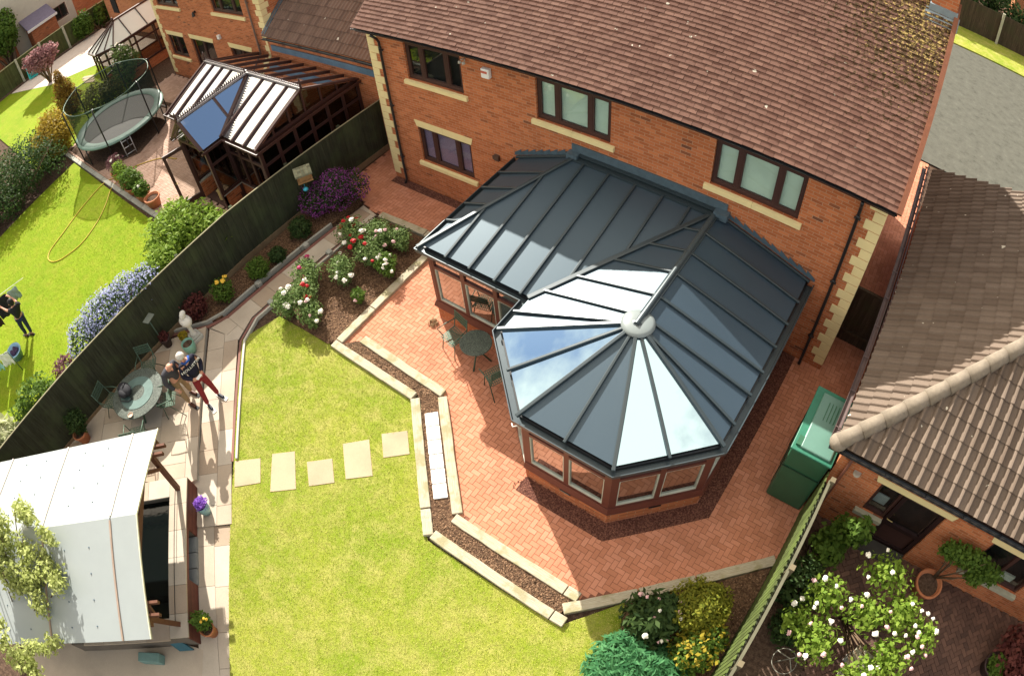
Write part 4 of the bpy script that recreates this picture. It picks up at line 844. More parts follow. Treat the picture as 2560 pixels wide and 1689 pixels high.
ft = thing('bird_feeder', 'grey bird feeding tray on a thin pole against the dark fence behind the table', 'bird feeder', (-.98, -7.98, .1)); mb = MB(); mb.tube([(-.98, -7.98, .1), (-.98, -7.98, 1.2)], .016, 6); mb.build('pole', 'iron', ft, True); mb = MB(); mb.box((-.95, -7.96, 1.22), (.2, .3, .02), rad(20)); mb.build('tray', M('tray_mesh', (.16, .18, .15), .6), ft)
# ---------------------------------------------------------------- people
def skin(name, nodes, edges, m, parent, sub=2, rooti=0):
    ks = list(nodes); me = bpy.data.meshes.new(name); o0 = ORG.get(parent.name, Vector((0, 0, 0))) if parent else Vector((0, 0, 0))
    me.from_pydata([tuple(Vector(nodes[k][0])-o0) for k in ks], [(ks.index(a), ks.index(b)) for a, b in edges], []); o = bpy.data.objects.new(name, me); COL.objects.link(o)
    s = o.modifiers.new('skin', 'SKIN'); s.use_smooth_shade = True
    for i, k in enumerate(ks):
        r = nodes[k][1]; sv = me.skin_vertices[0].data[i]; sv.radius = r if isinstance(r, tuple) else (r, r); sv.use_root = (i == rooti)
    ss = o.modifiers.new('sub', 'SUBSURF'); ss.levels = sub; ss.render_levels = sub
    dg = bpy.context.evaluated_depsgraph_get(); dg.update(); me2 = bpy.data.meshes.new_from_object(o.evaluated_get(dg)); o.modifiers.clear(); o.data = me2; me2.name = name
    me2.materials.clear(); me2.materials.append(MAT[m] if isinstance(m, str) else m); me2.shade_smooth()
    if parent: o.parent = parent; ORG[o.name] = o0
    return o
MAT['navy'] = M('navy_jersey', (.012, .012, .026), .85, .2, 25, .3); MAT['jacket'] = M('charcoal_jacket', (.045, .045, .055), .85, .2, 25, .3); MAT['redtr'] = M('red_trousers', (.20, .018, .022), .85, .2, 25, .3); MAT['khaki'] = M('khaki_trousers', (.26, .18, .095), .85, .2, 25, .3); MAT['blackcloth'] = M('black_clothes', (.014, .014, .016), .85, .2, 25, .3); MAT['shoe'] = M('dark_shoe', (.02, .022, .035), .5); MAT['sole'] = M('white_sole', (.7, .7, .66), .5); MAT['brownshoe'] = M('brown_shoe', (.09, .035, .022), .5); MAT['denim'] = M('dark_denim', (.018, .026, .055), .85, .2, 25, .3)
def figure(lab, root, J, top, legs, hair, shoe, bald=False, face=0.0, group=None, short=False):
    t = thing('person', lab, 'person', root, group)
    V_ = {k: Vector(v) for k, v in J.items()}
    n = {'pel': (V_['pel'], (.115, .10)), 'spine': (V_['spine'], (.12, .095)), 'chest': (V_['chest'], (.145, .10)), 'neckb': (V_['neck'], (.06, .06)), 'necke': (V_['neck'].lerp(V_['head'], .45), (.052, .052)), 'head0': (V_['head']-Vector((0, 0, .03)), (.07, .08)), 'head1': (V_['head']+Vector((0, 0, .055)), (.078, .088)), 'head2': (V_['head']+Vector((0, 0, .105)), (.05, .055))}
    e = [('pel', 'spine'), ('spine', 'chest'), ('chest', 'neckb'), ('neckb', 'necke'), ('necke', 'head0'), ('head0', 'head1'), ('head1', 'head2')]
    for s in 'LR':
        n['sh'+s] = (V_['sh'+s], .058); n['el'+s] = (V_['el'+s], .042); n['wr'+s] = (V_['wr'+s], .028); n['hip'+s] = (V_['hip'+s], .085); n['kn'+s] = (V_['kn'+s], .058); n['an'+s] = (V_['an'+s], .04)
        n['pa'+s] = (V_['wr'+s].lerp(V_['ha'+s], .8), (.036, .02))
        e += [('chest', 'sh'+s), ('sh'+s, 'el'+s), ('el'+s, 'wr'+s), ('wr'+s, 'pa'+s), ('pel', 'hip'+s), ('hip'+s, 'kn'+s), ('kn'+s, 'an'+s)]
        d = (V_['ha'+s]-V_['wr'+s]).normalized(); side = d.cross(Vector((0, 0, 1))).normalized(); p = n['pa'+s][0]
        for k in range(4):                                   # four fingers and a thumb, bent round what is held
            b = p+side*((k-1.5)*.018)+d*.02; ln = (.055, .065, .062, .05)[k]; n[f'f{k}a{s}'] = (b+d*ln*.5, .0088); n[f'f{k}b{s}'] = (b+d*ln*.8-Vector((0, 0, .03)), .0078); e += [('pa'+s, f'f{k}a{s}'), (f'f{k}a{s}', f'f{k}b{s}')]
        th = -1 if s == 'L' else 1; n['ta'+s] = (p+side*(.045*th)-d*.01, .01); n['tb'+s] = (p+side*(.055*th)+d*.035, .0085); e += [('pa'+s, 'ta'+s), ('ta'+s, 'tb'+s)]
    skin('body', n, e, 'skin', t)
    tn = {'pel': (V_['pel']+Vector((0, 0, -.06)), (.155, .125)), 'spine': (V_['spine'], (.155, .12)), 'chest': (V_['chest'], (.175, .125)), 'nk': (V_['neck']-Vector((0, 0, .02)), (.085, .075))}; te = [('pel', 'spine'), ('spine', 'chest'), ('chest', 'nk')]
    for s in 'LR':
        tn['sh'+s] = (V_['sh'+s], .085); tn['el'+s] = (V_['el'+s].lerp(V_['sh'+s], .4 if short else 0), .066); te += [('chest', 'sh'+s), ('sh'+s, 'el'+s)]
        if not short: tn['wr'+s] = (V_['wr'+s], .048); te += [('el'+s, 'wr'+s)]
    skin('jumper', tn, te, top, t)
    ln = {'pel': (V_['pel']-Vector((0, 0, .02)), (.135, .115))}; le = []
    for s in 'LR': ln['hip'+s] = (V_['hip'+s]-Vector((0, 0, .05)), .098); ln['kn'+s] = (V_['kn'+s], .074); ln['an'+s] = (V_['an'+s]+Vector((0, 0, .03)), .056); le += [('pel', 'hip'+s), ('hip'+s, 'kn'+s), ('kn'+s, 'an'+s)]
    skin('trousers', ln, le, legs, t)
    for s in 'LR':
        a, b = V_['an'+s], V_['to'+s]; a = Vector((a.x, a.y, root[2]+.045)); b = Vector((b.x, b.y, root[2]+.035)); d = (b-a).normalized(); sh_ = skin('shoe', {'h': (a-d*.05, (.042, .042)), 'm': (a+d*.06, (.045, .04)), 't': (b, (.042, .03))}, [('h', 'm'), ('m', 't')], shoe, t)
        mb = MB(); c = (a+b)/2; mb.box((c.x, c.y, root[2]+.008), ((b-a).length+.16, .095, .018), math.atan2(d.y, d.x)); mb.build('sole', 'sole' if shoe == 'shoe' else 'black', sh_)
    h = V_['head']; f = Vector((math.cos(face), math.sin(face), 0)); r = Vector((-f.y, f.x, 0)); rzf = face
    mb = MB(); mb.tube([h+f*.082+Vector((0, 0, .03)), h+f*.108+Vector((0, 0, -.005)), h+f*.085+Vector((0, 0, -.02))], [.012, .018, .01], 7); mb.build('nose', 'skin', t, True)
    mb = MB()
    for s in (-1, 1): mb = MB(); p = h+r*(.034*s)+f*.078+Vector((0, 0, .035)); mb.ell(p, (.011, .011, .008), 8, 6); mb.build('eye', 'black', t, True)
    mb = MB(); p = h+f*.082-Vector((0, 0, .045)); mb.ell(p, (.014, .024, .008) if abs(f.x) > .7 else (.024, .014, .008), 8, 6); mb.build('mouth', M('lips', (.38, .12, .11), .5) if 'lips' not in bpy.data.materials else bpy.data.materials['lips'], t, True)
    for s in (-1, 1): mb = MB(); p = h+r*(.085*s)+Vector((0, 0, .015)); mb.ell(p, (.018, .018, .03), 8, 6); mb.build('ear', 'skin', t, True)
    if hair:
        mb = MB(); c = h-f*.022+Vector((0, 0, .06)); mb.ell(c, (.105, .105, .10), 16, 11, .03)
        if not bald: mb.ell(h-f*.055-Vector((0, 0, .01)), (.07, .09, .09), 12, 8, .04)
        mb.build('hair', hair, t, True)
    return t
A = dict(pel=(1.42, -8.17, 1.0), spine=(1.40, -8.17, 1.2), chest=(1.37, -8.17, 1.40), neck=(1.36, -8.19, 1.54), head=(1.40, -8.23, 1.67), shL=(1.36, -8.35, 1.44), shR=(1.36, -7.99, 1.44), elL=(1.38, -8.44, 1.19), elR=(1.36, -7.89, 1.18), wrL=(1.59, -8.30, 1.13), wrR=(1.58, -8.05, 1.12), haL=(1.69, -8.22, 1.17), haR=(1.69, -8.13, 1.16),
         hipL=(1.42, -8.26, .94), hipR=(1.42, -8.08, .94), knL=(1.47, -8.31, .53), knR=(1.47, -8.03, .53), anL=(1.47, -8.35, .09), anR=(1.46, -8.0, .09), toL=(1.66, -8.37, 0), toR=(1.65, -7.97, 0))
wp = figure('person in navy sweatshirt with white lettering and dark red trousers, holding a white phone', (1.42, -8.17, .012), A, 'navy', 'redtr', 'hairgrey', 'shoe', face=-.2)
fc = bpy.data.curves.new('lettering', 'FONT'); fc.body = 'HOLLISTER'; fc.size = .098; fc.align_x = 'CENTER'; fc.extrude = .002; fo = bpy.data.objects.new('lettering', fc); COL.objects.link(fo)
dg = bpy.context.evaluated_depsgraph_get(); dg.update(); tm = bpy.data.meshes.new_from_object(fo.evaluated_get(dg)); bpy.data.objects.remove(fo); lt = bpy.data.objects.new('lettering', tm); COL.objects.link(lt)
for v in tm.vertices: y, z = v.co.x*1.15, v.co.y; xx = .156-.55*y*y-.10*max(0, z-.02); v.co = Vector((xx+v.co.z, y, z))
lt.parent = wp; lt.location = (-.045, 0, 1.36); tm.materials.append(MAT['white'])
mb = MB(); mb.box((1.70, -8.19, 1.185), (.08, .15, .012), .2); ph = mb.build('phone', MAT['white'], None, bevel=.004); recenter(ph, (1.70, -8.19, 1.18)); tag(ph, 'white phone held in both hands by the person in the navy sweatshirt', 'phone')
mb = MB(); mb.tube([(1.39, -8.28, 1.57), (1.45, -8.24, 1.53), (1.45, -8.12, 1.53), (1.37, -8.07, 1.57)], .03, 8); mb.build('collar', M('blue_scarf', (.02, .07, .28), .8), wp, True)
Bm = dict(pel=(.98, -8.52, 1.0), spine=(1.02, -8.55, 1.2), chest=(1.10, -8.56, 1.40), neck=(1.20, -8.56, 1.53), head=(1.31, -8.55, 1.64), shL=(1.14, -8.75, 1.43), shR=(1.06, -8.38, 1.44), elL=(1.13, -8.83, 1.17), elR=(1.16, -8.31, 1.18), wrL=(1.25, -8.74, .98), wrR=(1.36, -8.40, 1.08), haL=(1.33, -8.70, .93), haR=(1.46, -8.39, 1.09),
          hipL=(.99, -8.62, .95), hipR=(.97, -8.44, .95), knL=(1.10, -8.64, .56), knR=(.95, -8.41, .55), anL=(1.10, -8.63, .19), anR=(.86, -8.40, .19), toL=(1.29, -8.60, 0), toR=(1.03, -8.36, 0))
figure('bald person in a charcoal jacket and khaki trousers, leaning to look at the phone', (1.0, -8.5, .10), Bm, 'jacket', 'khaki', None, 'brownshoe', True, face=.1)
Cm = dict(pel=(-6.05, -10.63, .86), spine=(-5.98, -10.6, 1.02), chest=(-5.93, -10.57, 1.20), neck=(-5.93, -10.57, 1.32), head=(-5.97, -10.57, 1.43), shL=(-5.98, -10.73, 1.23), shR=(-5.92, -10.42, 1.24), elL=(-6.17, -10.83, 1.22), elR=(-6.12, -10.42, 1.3), wrL=(-6.35, -10.9, 1.3), wrR=(-6.33, -10.5, 1.42), haL=(-6.44, -10.92, 1.33), haR=(-6.42, -10.55, 1.46),
          hipL=(-6.06, -10.71, .81), hipR=(-6.02, -10.55, .81), knL=(-6.1, -10.77, .46), knR=(-6.02, -10.58, .46), anL=(-6.14, -10.79, .08), anR=(-5.98, -10.62, .08), toL=(-6.3, -10.85, 0), toR=(-6.14, -10.68, 0))
figure('dark haired person in black clothes hanging washing on the neighbouring lawn', (-6.05, -10.65, 0), Cm, 'blackcloth', 'denim', M('black_hair', (.012, .010, .010), .6, .2, 40, .3), 'brownshoe', face=rad(200), short=True)
# ---------------------------------------------------------------- washing
wl = thing('washing_line', 'thin washing line with prop on the neighbouring lawn', 'washing line', (-6.6, -11.0, 0)); mb = MB(); mb.tube([(-6.2, -9.8, 1.62), (-6.7, -11.0, 1.55), (-7.3, -12.4, 1.6)], .008, 5); mb.build('line', 'white', wl); mb = MB(); mb.tube([(-7.32, -12.4, 0), (-7.3, -12.4, 1.62)], .02, 6); mb.build('pole', 'iron', wl, True)
def cloth(name, label, p, q, drop, m, seed):
    rq = random.Random(seed); mb = MB(); n, k = 9, 8; p, q = Vector(p), Vector(q); d = (q-p); nn = Vector((d.y, -d.x, 0)).normalized(); vs = []
    for i in range(k+1):
        for j in range(n+1):
            c = p+d*(j/n)-Vector((0, 0, drop*i/k)); c += nn*(.05*math.sin(j*1.7+seed)*i/k+.03*math.sin(i*1.3+j)); vs.append(tuple(c))
    mb.add(vs, [(i*(n+1)+j, i*(n+1)+j+1, (i+1)*(n+1)+j+1, (i+1)*(n+1)+j) for i in range(k) for j in range(n)]); o = mb.build(name, m, None, True); s = o.modifiers.new('thick', 'SOLIDIFY'); s.thickness = .008; recenter(o, (p.x, p.y, p.z)); tag(o, label, 'washing'); return o
cloth('black_garment', 'black garment hanging on the washing line in front of the dark haired person', (-6.5, -10.55, 1.5), (-6.75, -11.1, 1.5), .75, 'blackcloth', 2)
cloth('dark_garment', 'wine dark garment hanging lowest at the frame edge of the washing line', (-6.78, -11.15, 1.5), (-6.98, -11.6, 1.5), .95, M('wine_cloth', (.03, .012, .014), .9), 5)
cloth('grey_towel', 'pale green grey towel pegged at the near end of the washing line', (-6.3, -10.15, 1.55), (-6.45, -10.5, 1.52), .45, M('grey_towel', (.28, .36, .30), .9), 7)
w2 = thing('clothes_airer', 'low line with white and teal cloths beside the wash basket', 'washing line', (-5.5, -12.05, 0)); mb = MB(); mb.tube([(-5.05, -11.55, 0), (-5.05, -11.55, .85), (-5.6, -12.35, .85), (-5.6, -12.35, 0)], .015, 6); mb.build('frame', 'iron', w2, True)
cloth('white_cloth', 'white cloth on the low line next to the wash basket', (-5.05, -11.55, .86), (-5.3, -11.9, .86), .5, 'white', 3); cloth('teal_cloth', 'teal and white cloth at the far end of the low line', (-5.32, -11.95, .86), (-5.6, -12.35, .86), .55, M('teal_cloth', (.30, .55, .54), .9), 4)
bk = thing('wash_basket', 'blue oval plastic basket of dark laundry on the neighbouring lawn', 'basket', (-5.72, -11.42, 0)); mb = MB(); mb.lathe((-5.72, -11.42, 0), [(.2, 0), (.27, .27), (.30, .28), (.30, .30), (.26, .30), (.19, .03), (0, .03)], 26, 1.15, .9); mb.build('basket', M('blue_basket', (.20, .36, .52), .4, .06), bk, True); mb = MB()
for _ in range(14): mb.ell((-5.72+R.uniform(-.14, .14), -11.42+R.uniform(-.1, .1), .2+R.uniform(0, .08)), (.09, .07, .05), 8, 5, .15)
mb.build('laundry', M('dark_laundry', (.05, .03, .07), .9, .4, 12), bk, True)
# ---------------------------------------------------------------- raised pond under its canopy
U, Vb = Vector((.739, -.674, 0)), Vector((-.663, -.748, 0)); O0 = Vector((2.83, -9.96, 0))
def pc(u, v, z): p = O0+U*u+Vb*v; return (p.x, p.y, z)
pd = thing('raised_pond', 'raised pond of black water with stone coping and red brown slatted sides', 'pond', tuple(pc(1.8, .2, 0))); Lp = 3.5
slat = MB()
def slats(u0, u1, z0, z1, v):
    z = z0
    while z < z1-.02:
        a, b = Vector(pc(u0, v, z+.022)), Vector(pc(u1, v, z+.022)); slat.bar(a, b, .025, .044); z += .052
slats(0, 1.15, 0, .52, -.02); slats(2.25, Lp, 0, .52, -.02); slats(1.15, 2.25, .40, .52, -.02); a = MAT['slatwood'] = M('red_slat', (.13, .042, .028), .7, .25, 8, .2, isl=.25)
z = 0
while z < .5: slat.bar(pc(-.01, -.02, z+.022), pc(-.01, 2.9, z+.022), .025, .044); z += .052
slat.build('slat_cladding', 'slatwood', pd); mb = MB()
for u0, u1, v0, v1, z0, z1 in ((0, 1.15, .0, .32, 0, .5), (2.25, Lp, .0, .32, 0, .5), (1.15, 2.25, .20, .32, 0, .5), (0, .38, .32, 3.0, 0, .5), (3.1, Lp, .32, 3.0, 0, .5), (.38, 3.1, 2.7, 3.0, 0, .5)): mb.prism([pc(u0, v0, 0)[:2], pc(u1, v0, 0)[:2], pc(u1, v1, 0)[:2], pc(u0, v1, 0)[:2]], z0, z1)
mb.build('wall', M('pond_wall', (.12, .10, .08), .9), pd); mb = MB(); u = 0; q = random.Random(3)
while u < Lp-.05:
    w_ = min(.6, Lp-u); mb.prism([pc(u+.004, -.04, 0)[:2], pc(u+w_-.004, -.04, 0)[:2], pc(u+w_-.004, .38, 0)[:2], pc(u+.004, .38, 0)[:2]], .505, .545+q.uniform(-.003, .003)); u += .6
for u0, u1 in ((-.04, .4), (3.08, Lp+.04)):
    v = .385
    while v < 2.6: mb.prism([pc(u0, v, 0)[:2], pc(u1, v, 0)[:2], pc(u1, v+.55, 0)[:2], pc(u0, v+.55, 0)[:2]], .505, .545); v += .558
mb.build('coping', 'slab', pd); mb = MB()
for k in range(3): mb.prism([pc(1.17+k*.36, -.04, 0)[:2], pc(1.51+k*.36, -.04, 0)[:2], pc(1.51+k*.36, .18, 0)[:2], pc(1.17+k*.36, .18, 0)[:2]], -.03, .06)
mb.build('ledge', M('grey_tile', (.22, .23, .22), .8), pd); mb = MB(); mb.prism([pc(.39, .33, 0)[:2], pc(3.09, .33, 0)[:2], pc(3.09, 2.69, 0)[:2], pc(.39, 2.69, 0)[:2]], .05, .36); wb_ = NB('black_water'); wb_.bump(wb_.noise(9, 4), .12, .02); mb.build('water', wb_.fin((.004, .006, .006), .04, .5), pd)
cp = thing('canopy', 'white polycarbonate pitched canopy on brown timber posts over the raised pond', 'canopy', tuple(pc(1.8, .3, 0))); ET, RZ_, EB = Vector((2.70, -9.70, 2.03)), Vector((4.22, -11.12, 2.56)), Vector((5.80, -12.56, 2.03)); MAT['poly'] = M('polycarbonate', (.285, .315, .315), .35, .05, 2, .02, .5); MAT['poly_e'] = M('sheet_edge', (.58, .56, .42), .6)
def roofpt(side, s, v): a = (ET if side > 0 else EB); p = RZ_.lerp(a, s)+Vb*v; return p
for side in (1, -1):
    v0 = 0
    for v1 in (.6, 2.33, 4.06, 5.8):
        p = [roofpt(side, .0, v0+.012), roofpt(side, 1.0, v0+.012), roofpt(side, 1.0, v1-.012), roofpt(side, .0, v1-.012)]; mb = MB(); mb.slab(p, .02); mb.build('roof_sheet', 'poly', cp)
        if v1 < 5: mb = MB(); mb.bar(roofpt(side, .02, v1)+Vector((0, 0, .012)), roofpt(side, 1.0, v1)+Vector((0, 0, .012)), .035, .025); mb.build('joint_bar', M('joint_wood', (.30, .22, .17) if side < 0 else (.60, .52, .46), .7), cp)  # sunny slope's bars paler, shaded slope's darker: light put into the colour
        for i in range(1, 5):
            for j in range(2):
                if v1-v0 > 1: p = roofpt(side, i/4.6, v0+(.55+j*.62)); mb = MB(); mb.lathe(p+Vector((0, 0, .0)), [(.016, 0), (.014, .012), (0, .014)], 8); mb.build('fixing', MAT['lead'], cp)
        v0 = v1
mb = MB()
for side in (1, -1): mb.bar(roofpt(side, 0, -.01), roofpt(side, 1.0, -.01), .02, .04)
mb.build('edge_trim', 'poly_e', cp)
def timber(p, q, w=.09, h=.12): mb = MB(); mb.bar(p, q, w, h); return mb.build('beam', 'wood', cp)
for side in (1, -1): timber(roofpt(side, 0, .35)-Vector((0, 0, .09)), roofpt(side, .98, .35)-Vector((0, 0, .09)))
for side in (1, -1): timber(roofpt(side, .86, -.0)-Vector((0, 0, .13)), roofpt(side, .86, 4.8)-Vector((0, 0, .13))); timber(roofpt(side, .70, -.22)-Vector((0, 0, .10)), roofpt(side, .70, 1)-Vector((0, 0, .10)), .05, .09); timber(roofpt(side, .80, -.22)-Vector((0, 0, .10)), roofpt(side, .80, 1)-Vector((0, 0, .10)), .05, .09)
timber(RZ_+Vb*.02-Vector((0, 0, .1)), RZ_+Vb*4.8-Vector((0, 0, .1))); timber(roofpt(1, .86, .35)-Vector((0, 0, .2)), roofpt(-1, .86, .35)-Vector((0, 0, .2)), .06, .14)
for u, sd in ((.25, 1), (3.22, -1)):
    b = Vector(pc(u, .17, .545)); t_ = roofpt(sd, .86, .3); t_ = Vector((b.x*.35+t_.x*.65, b.y*.35+t_.y*.65, 1.9)); mb = MB(); mb.bar(b, t_, .10, .10); mb.build('post', 'wood', cp); mb = MB(); c = b.lerp(t_, .55); mb.bar(c, roofpt(sd, .5, .35)-Vector((0, 0, .16)), .07, .07); mb.build('brace', 'wood', cp)
    b2 = Vector(pc(u, 2.85, .545)); mb = MB(); mb.bar(b2, (b2.x, b2.y, 2.0), .10, .10); mb.build('post', 'wood', cp)
mb = MB(); mb.bar(pc(.2, .20, .62), pc(3.25, .2, .62), .012, .012); o = mb.build('pond_wire', 'black'); recenter(o, pc(.2, .2, .55)); tag(o, 'thin black wire strung along the pond coping', 'wire')
mb = MB(); mb.box((4.87, -13.33, .11), (.52, .2, .26), rad(43)); o = mb.build('crate', M('teal_crate', (.14, .24, .22), .6, .2), None, bevel=.015); recenter(o, (4.87, -13.33, 0)); tag(o, 'small teal green box on the slabs below the canopy', 'box')
mb = MB(); mb.slab([(4.72, -12.80, .45), (4.95, -12.6, .45), (5.42, -12.5, .02), (5.2, -12.75, .02)], .03); o = mb.build('plank', M('blue_board', (.03, .10, .13), .6)); recenter(o, (5.1, -12.7, 0)); tag(o, 'dark blue board leaning against the lower end of the pond', 'board')
_q = random.Random(21); BT_ = []
for _ in range(48):
    a, b = _q.random(), _q.random(); BT_.append((-.1+3.4*a*(.5+.5*b)+_q.uniform(-.2, .2), 2.75-1.9*a*b-1.2*b+_q.uniform(-.2, .2), 3.05-.75*a+_q.uniform(-.25, .25), _q.uniform(.13, .30), _q.uniform(.13, .30), _q.uniform(.2, .42)))
plant('birch_tree', 'pale leafed tree in the bottom left corner reaching over the canopy', 'tree', (2.2, -15.6, 0), BT_, 'pa', 5600, .062, None, 81, True, .03, 34, 2.0, (), .0, 'crown')
# ---------------------------------------------------------------- wavy interlocking tiles
MAT['pantile'] = tilemat('brown_interlocking_tile', ((0, (.125, .092, .070)), (.4, (.155, .117, .090)), (.75, (.175, .134, .105)), (1, (.14, .105, .08))))
MAT['pantile_d'] = tilemat('dark_interlocking_tile', ((0, (.11, .07, .055)), (.4, (.15, .095, .072)), (.75, (.17, .11, .085)), (1, (.13, .085, .065))))
def wavy(par, O, e, s, width, length, m, rng=None, gauge=.34, tw=.21, roll=.05, nm='roof_tiles'):
    O, e, s = Vector(O), Vector(e).normalized(), Vector(s).normalized(); n = e.cross(s);
    if n.z < 0: n = -n
    def prof(u):
        f = (u % tw)/tw; return roll*math.sin(math.pi*f/.48)**.8 if f < .48 else -.004*math.sin(math.pi*(f-.48)/.52)
    mb = MB(); j = 0
    while j*gauge < length:
        v0, v1 = j*gauge, (j+1)*gauge+.03; a, b = rng((v0+gauge/2)) if rng else (0, width)
        if b-a < .05: j += 1; continue
        k0, k1 = math.floor(a/tw), math.ceil(b/tw)
        for k in range(k0, k1):                              # one island per tile
            us = [k*tw+tw*i/7 for i in range(8)]; us = [min(max(u, a), b) for u in us]
            if us[-1]-us[0] < .02: continue
            dz = R.uniform(-.003, .003); dv = R.uniform(-.006, .006); vs = []
            for u in us:
                h = prof(u if u < b-1e-6 else b-1e-6); p = O+e*u
                vs += [p+s*(v0+dv)+n*(h+.004), p+s*(v0+dv)+n*(h+.028+dz), p+s*v1+n*h]
            fs = []
            for i in range(7): q = i*3; fs += [(q, q+3, q+4, q+1), (q+1, q+4, q+5, q+2)]
            mb.add(vs, fs)
        j += 1
    o = mb.build(nm, m, par); return fixn(o)
# ---------------------------------------------------------------- the neighbours' house, link roof and conservatory
h2 = thing('neighbour_house', 'red brick house next door with cream quoins, flush against the left of the trampoline garden', 'house', (-10.5, 1, 0)); h2['label'] = 'red brick house next door with cream lintels, above the dark brown conservatory'
W2 = [(-14.22, -12.74, 1.10, 2.18), (-12.08, -10.25, .02, 2.22), (-9.0, -7.55, 1.1, 2.22), (-14.2, -12.2, 3.66, 4.8), (-9.45, -7.38, 3.72, 4.8)]
mb = MB(); wall_y(mb, -14.8, -6.2, -.05, 5.2, .98, W2); mb.add([(-6.2, .98, -.05), (-6.2, 8, -.05), (-6.2, 8, 5.2), (-6.2, .98, 5.2), (-6.2, 4.5, 7.8)], [(0, 1, 2, 4, 3)]); mb.add([(-14.8, .98, -.05), (-14.8, 8, -.05), (-14.8, 8, 5.2), (-14.8, .98, 5.2), (-14.8, 4.5, 7.8)], [(3, 4, 2, 1, 0)]); mb.build('wall', 'brick', h2)
window(h2, *W2[0], .98, 2, lintel=True); window(h2, *W2[1], .98, 2, sill=False, lintel=True); window(h2, *W2[2], .98, 2, sill=False, lintel=True); window(h2, *W2[3], .98, 3); window(h2, *W2[4], .98, 3)
quoins(h2, -14.8, .98, .1, 5.1, .234, 1, True); quoins(h2, -6.2, .98, .1, 5.1, .234, -1, True); downpipe(h2, -6.85, .91, .05, 5.1, M('brown_pipe', (.16, .11, .085), .5))
mb = MB(); mb.slab([(-15, .6, 5.05), (-6, .6, 5.05), (-6, 4.5, 7.85), (-15, 4.5, 7.85)], .06); mb.slab([(-15, 8.4, 5.05), (-6, 8.4, 5.05), (-6, 4.5, 7.85), (-15, 4.5, 7.85)], .06); mb.build('roof', MAT['pantile_d'], h2)
mb = MB(); mb.box((-9.52, .93, 2.62), (.17, .10, .17)); mb.build('wall_box', 'white', h2, bevel=.01); mb = MB(); mb.lathe((-10.87, .86, 3.52), [(.02, .12), (.05, .08), (.075, -.06), (.06, -.08)], 12); mb.box((-10.87, .95, 3.6), (.06, .07, .1)); mb.build('wall_lamp', 'black', h2)
ga = thing('link_roof', 'low brick link building with a dark tiled roof between the two brick houses', 'building', (-3.3, 1.5, 0))
mb = MB(); mb.add([(-6.19, .9, -.05), (-.02, .9, -.05), (-.02, .9, 3.22), (-6.19, .9, 3.22)], [(0, 1, 2, 3)]); mb.build('wall', 'brick', ga)
sl_ = .78; mb = MB(); mb.slab([(-6.19, .72, 3.25), (-.21, .72, 3.25), (-.21, 5.2, 3.25+4.48*sl_), (-6.19, 5.2, 3.25+4.48*sl_)], .06); rfo = mb.build('roof', MAT['pantile_d'], ga)
wavy(rfo, (-6.1, .70, 3.26), (1, 0, 0), (0, 1, sl_), 5.9, 5.6, 'pantile_d', None, .34, .15, .035); gutter(ga, -6.1, -.15, .66, 3.2)
mb = MB(); mb.slab([(-6.17, .74, 3.33), (-5.98, .74, 3.33), (-5.98, 5, 3.33+4.26*sl_), (-6.17, 5, 3.33+4.26*sl_)], .02); mb.build('lead_gutter', 'lead', ga); mb = MB(); mb.box((-3.2, .88, 2.72), (5.6, .03, .22)); mb.build('lead_flashing', M('blue_lead', (.10, .17, .24), .5, .3, 4), ga)
x0, x1, y0, y1 = -5.15, -4.05, 2.3, 3.5; f_ = lambda y: 3.30+(y-.72)*sl_
mb = MB()
for a, b in (((x0, y0), (x1, y0)), ((x1, y0), (x1, y1)), ((x0, y0), (x0, y1))): mb.bar((*a, f_(a[1])+.06), (*b, f_(b[1])+.06), .09, .14)
rw = mb.build('roof_window', 'brownframe', ga); mb = MB(); mb.slab([(x0, y0, f_(y0)+.05), (x1, y0, f_(y0)+.05), (x1, y1, f_(y1)+.05), (x0, y1, f_(y1)+.05)], .02); mb.build('pane', 'glass', rw); mb = MB(); mb.slab([(x0-.1, y0-.28, f_(y0-.28)+.06), (x1+.1, y0-.28, f_(y0-.28)+.06), (x1+.1, y0-.05, f_(y0-.05)+.06), (x0-.1, y0-.05, f_(y0-.05)+.06)], .02); mb.build('apron', M('pale_lead', (.36, .42, .47), .5), rw)
nc = thing('neighbour_conservatory', 'dark brown timber conservatory with glass roof, crested ridges and an open door next door', 'conservatory', (-4.4, -1.5, 0))
MAT['nwin'] = glass('neighbour_window', .12, (.36, .33, .31)); MAT['nglass'] = glass('neighbour_roof_glass', .80, (.045, .035, .03), .012, (.92, .95, 1.0)); MAT['ridgemetal'] = M('ridge_metal', (.24, .22, .22), .35, .1, 9, .05, .5, .4)
EZ, RZn = 2.4, 3.2; nb = MB(); bars_n = []
def npan(p): m_ = MB(); m_.slab(p, .025); m_.build('glass_panel', 'nglass', nc)
def nbar(p, q, w=.05): m_ = MB(); m_.bar(p, q, w, .06, off=.02); m_.build('glazing_bar', 'brownframe', nc)
def fz(y): return RZn-(abs(y+1.12))*(RZn-EZ)/1.88
XL, XR = -6.95, -1.82
xs = [XL, -6.4, -5.85, -5.24]
def vy(x): return -3.0+(1-abs(x+4.44)/.85)*1.88 if abs(x+4.44) < .85 else -3.0
cuts = [XL, -6.38, -5.82, -5.29, -4.44, -3.59, -3.0, -2.41, XR]
for a, b in zip(cuts, cuts[1:]):
    npan([(a, vy(a), fz(vy(a))), (b, vy(b), fz(vy(b))), (b, -1.12, RZn), (a, -1.12, RZn)][:4] if abs(a+4.44) > .01 and abs(b+4.44) > .01 else ([(a, vy(a), fz(vy(a))), (b, -1.12, RZn), (a, -1.12, RZn)] if abs(b+4.44) < .01 else [(b, vy(b), fz(vy(b))), (b, -1.12, RZn), (a, -1.12, RZn)]))
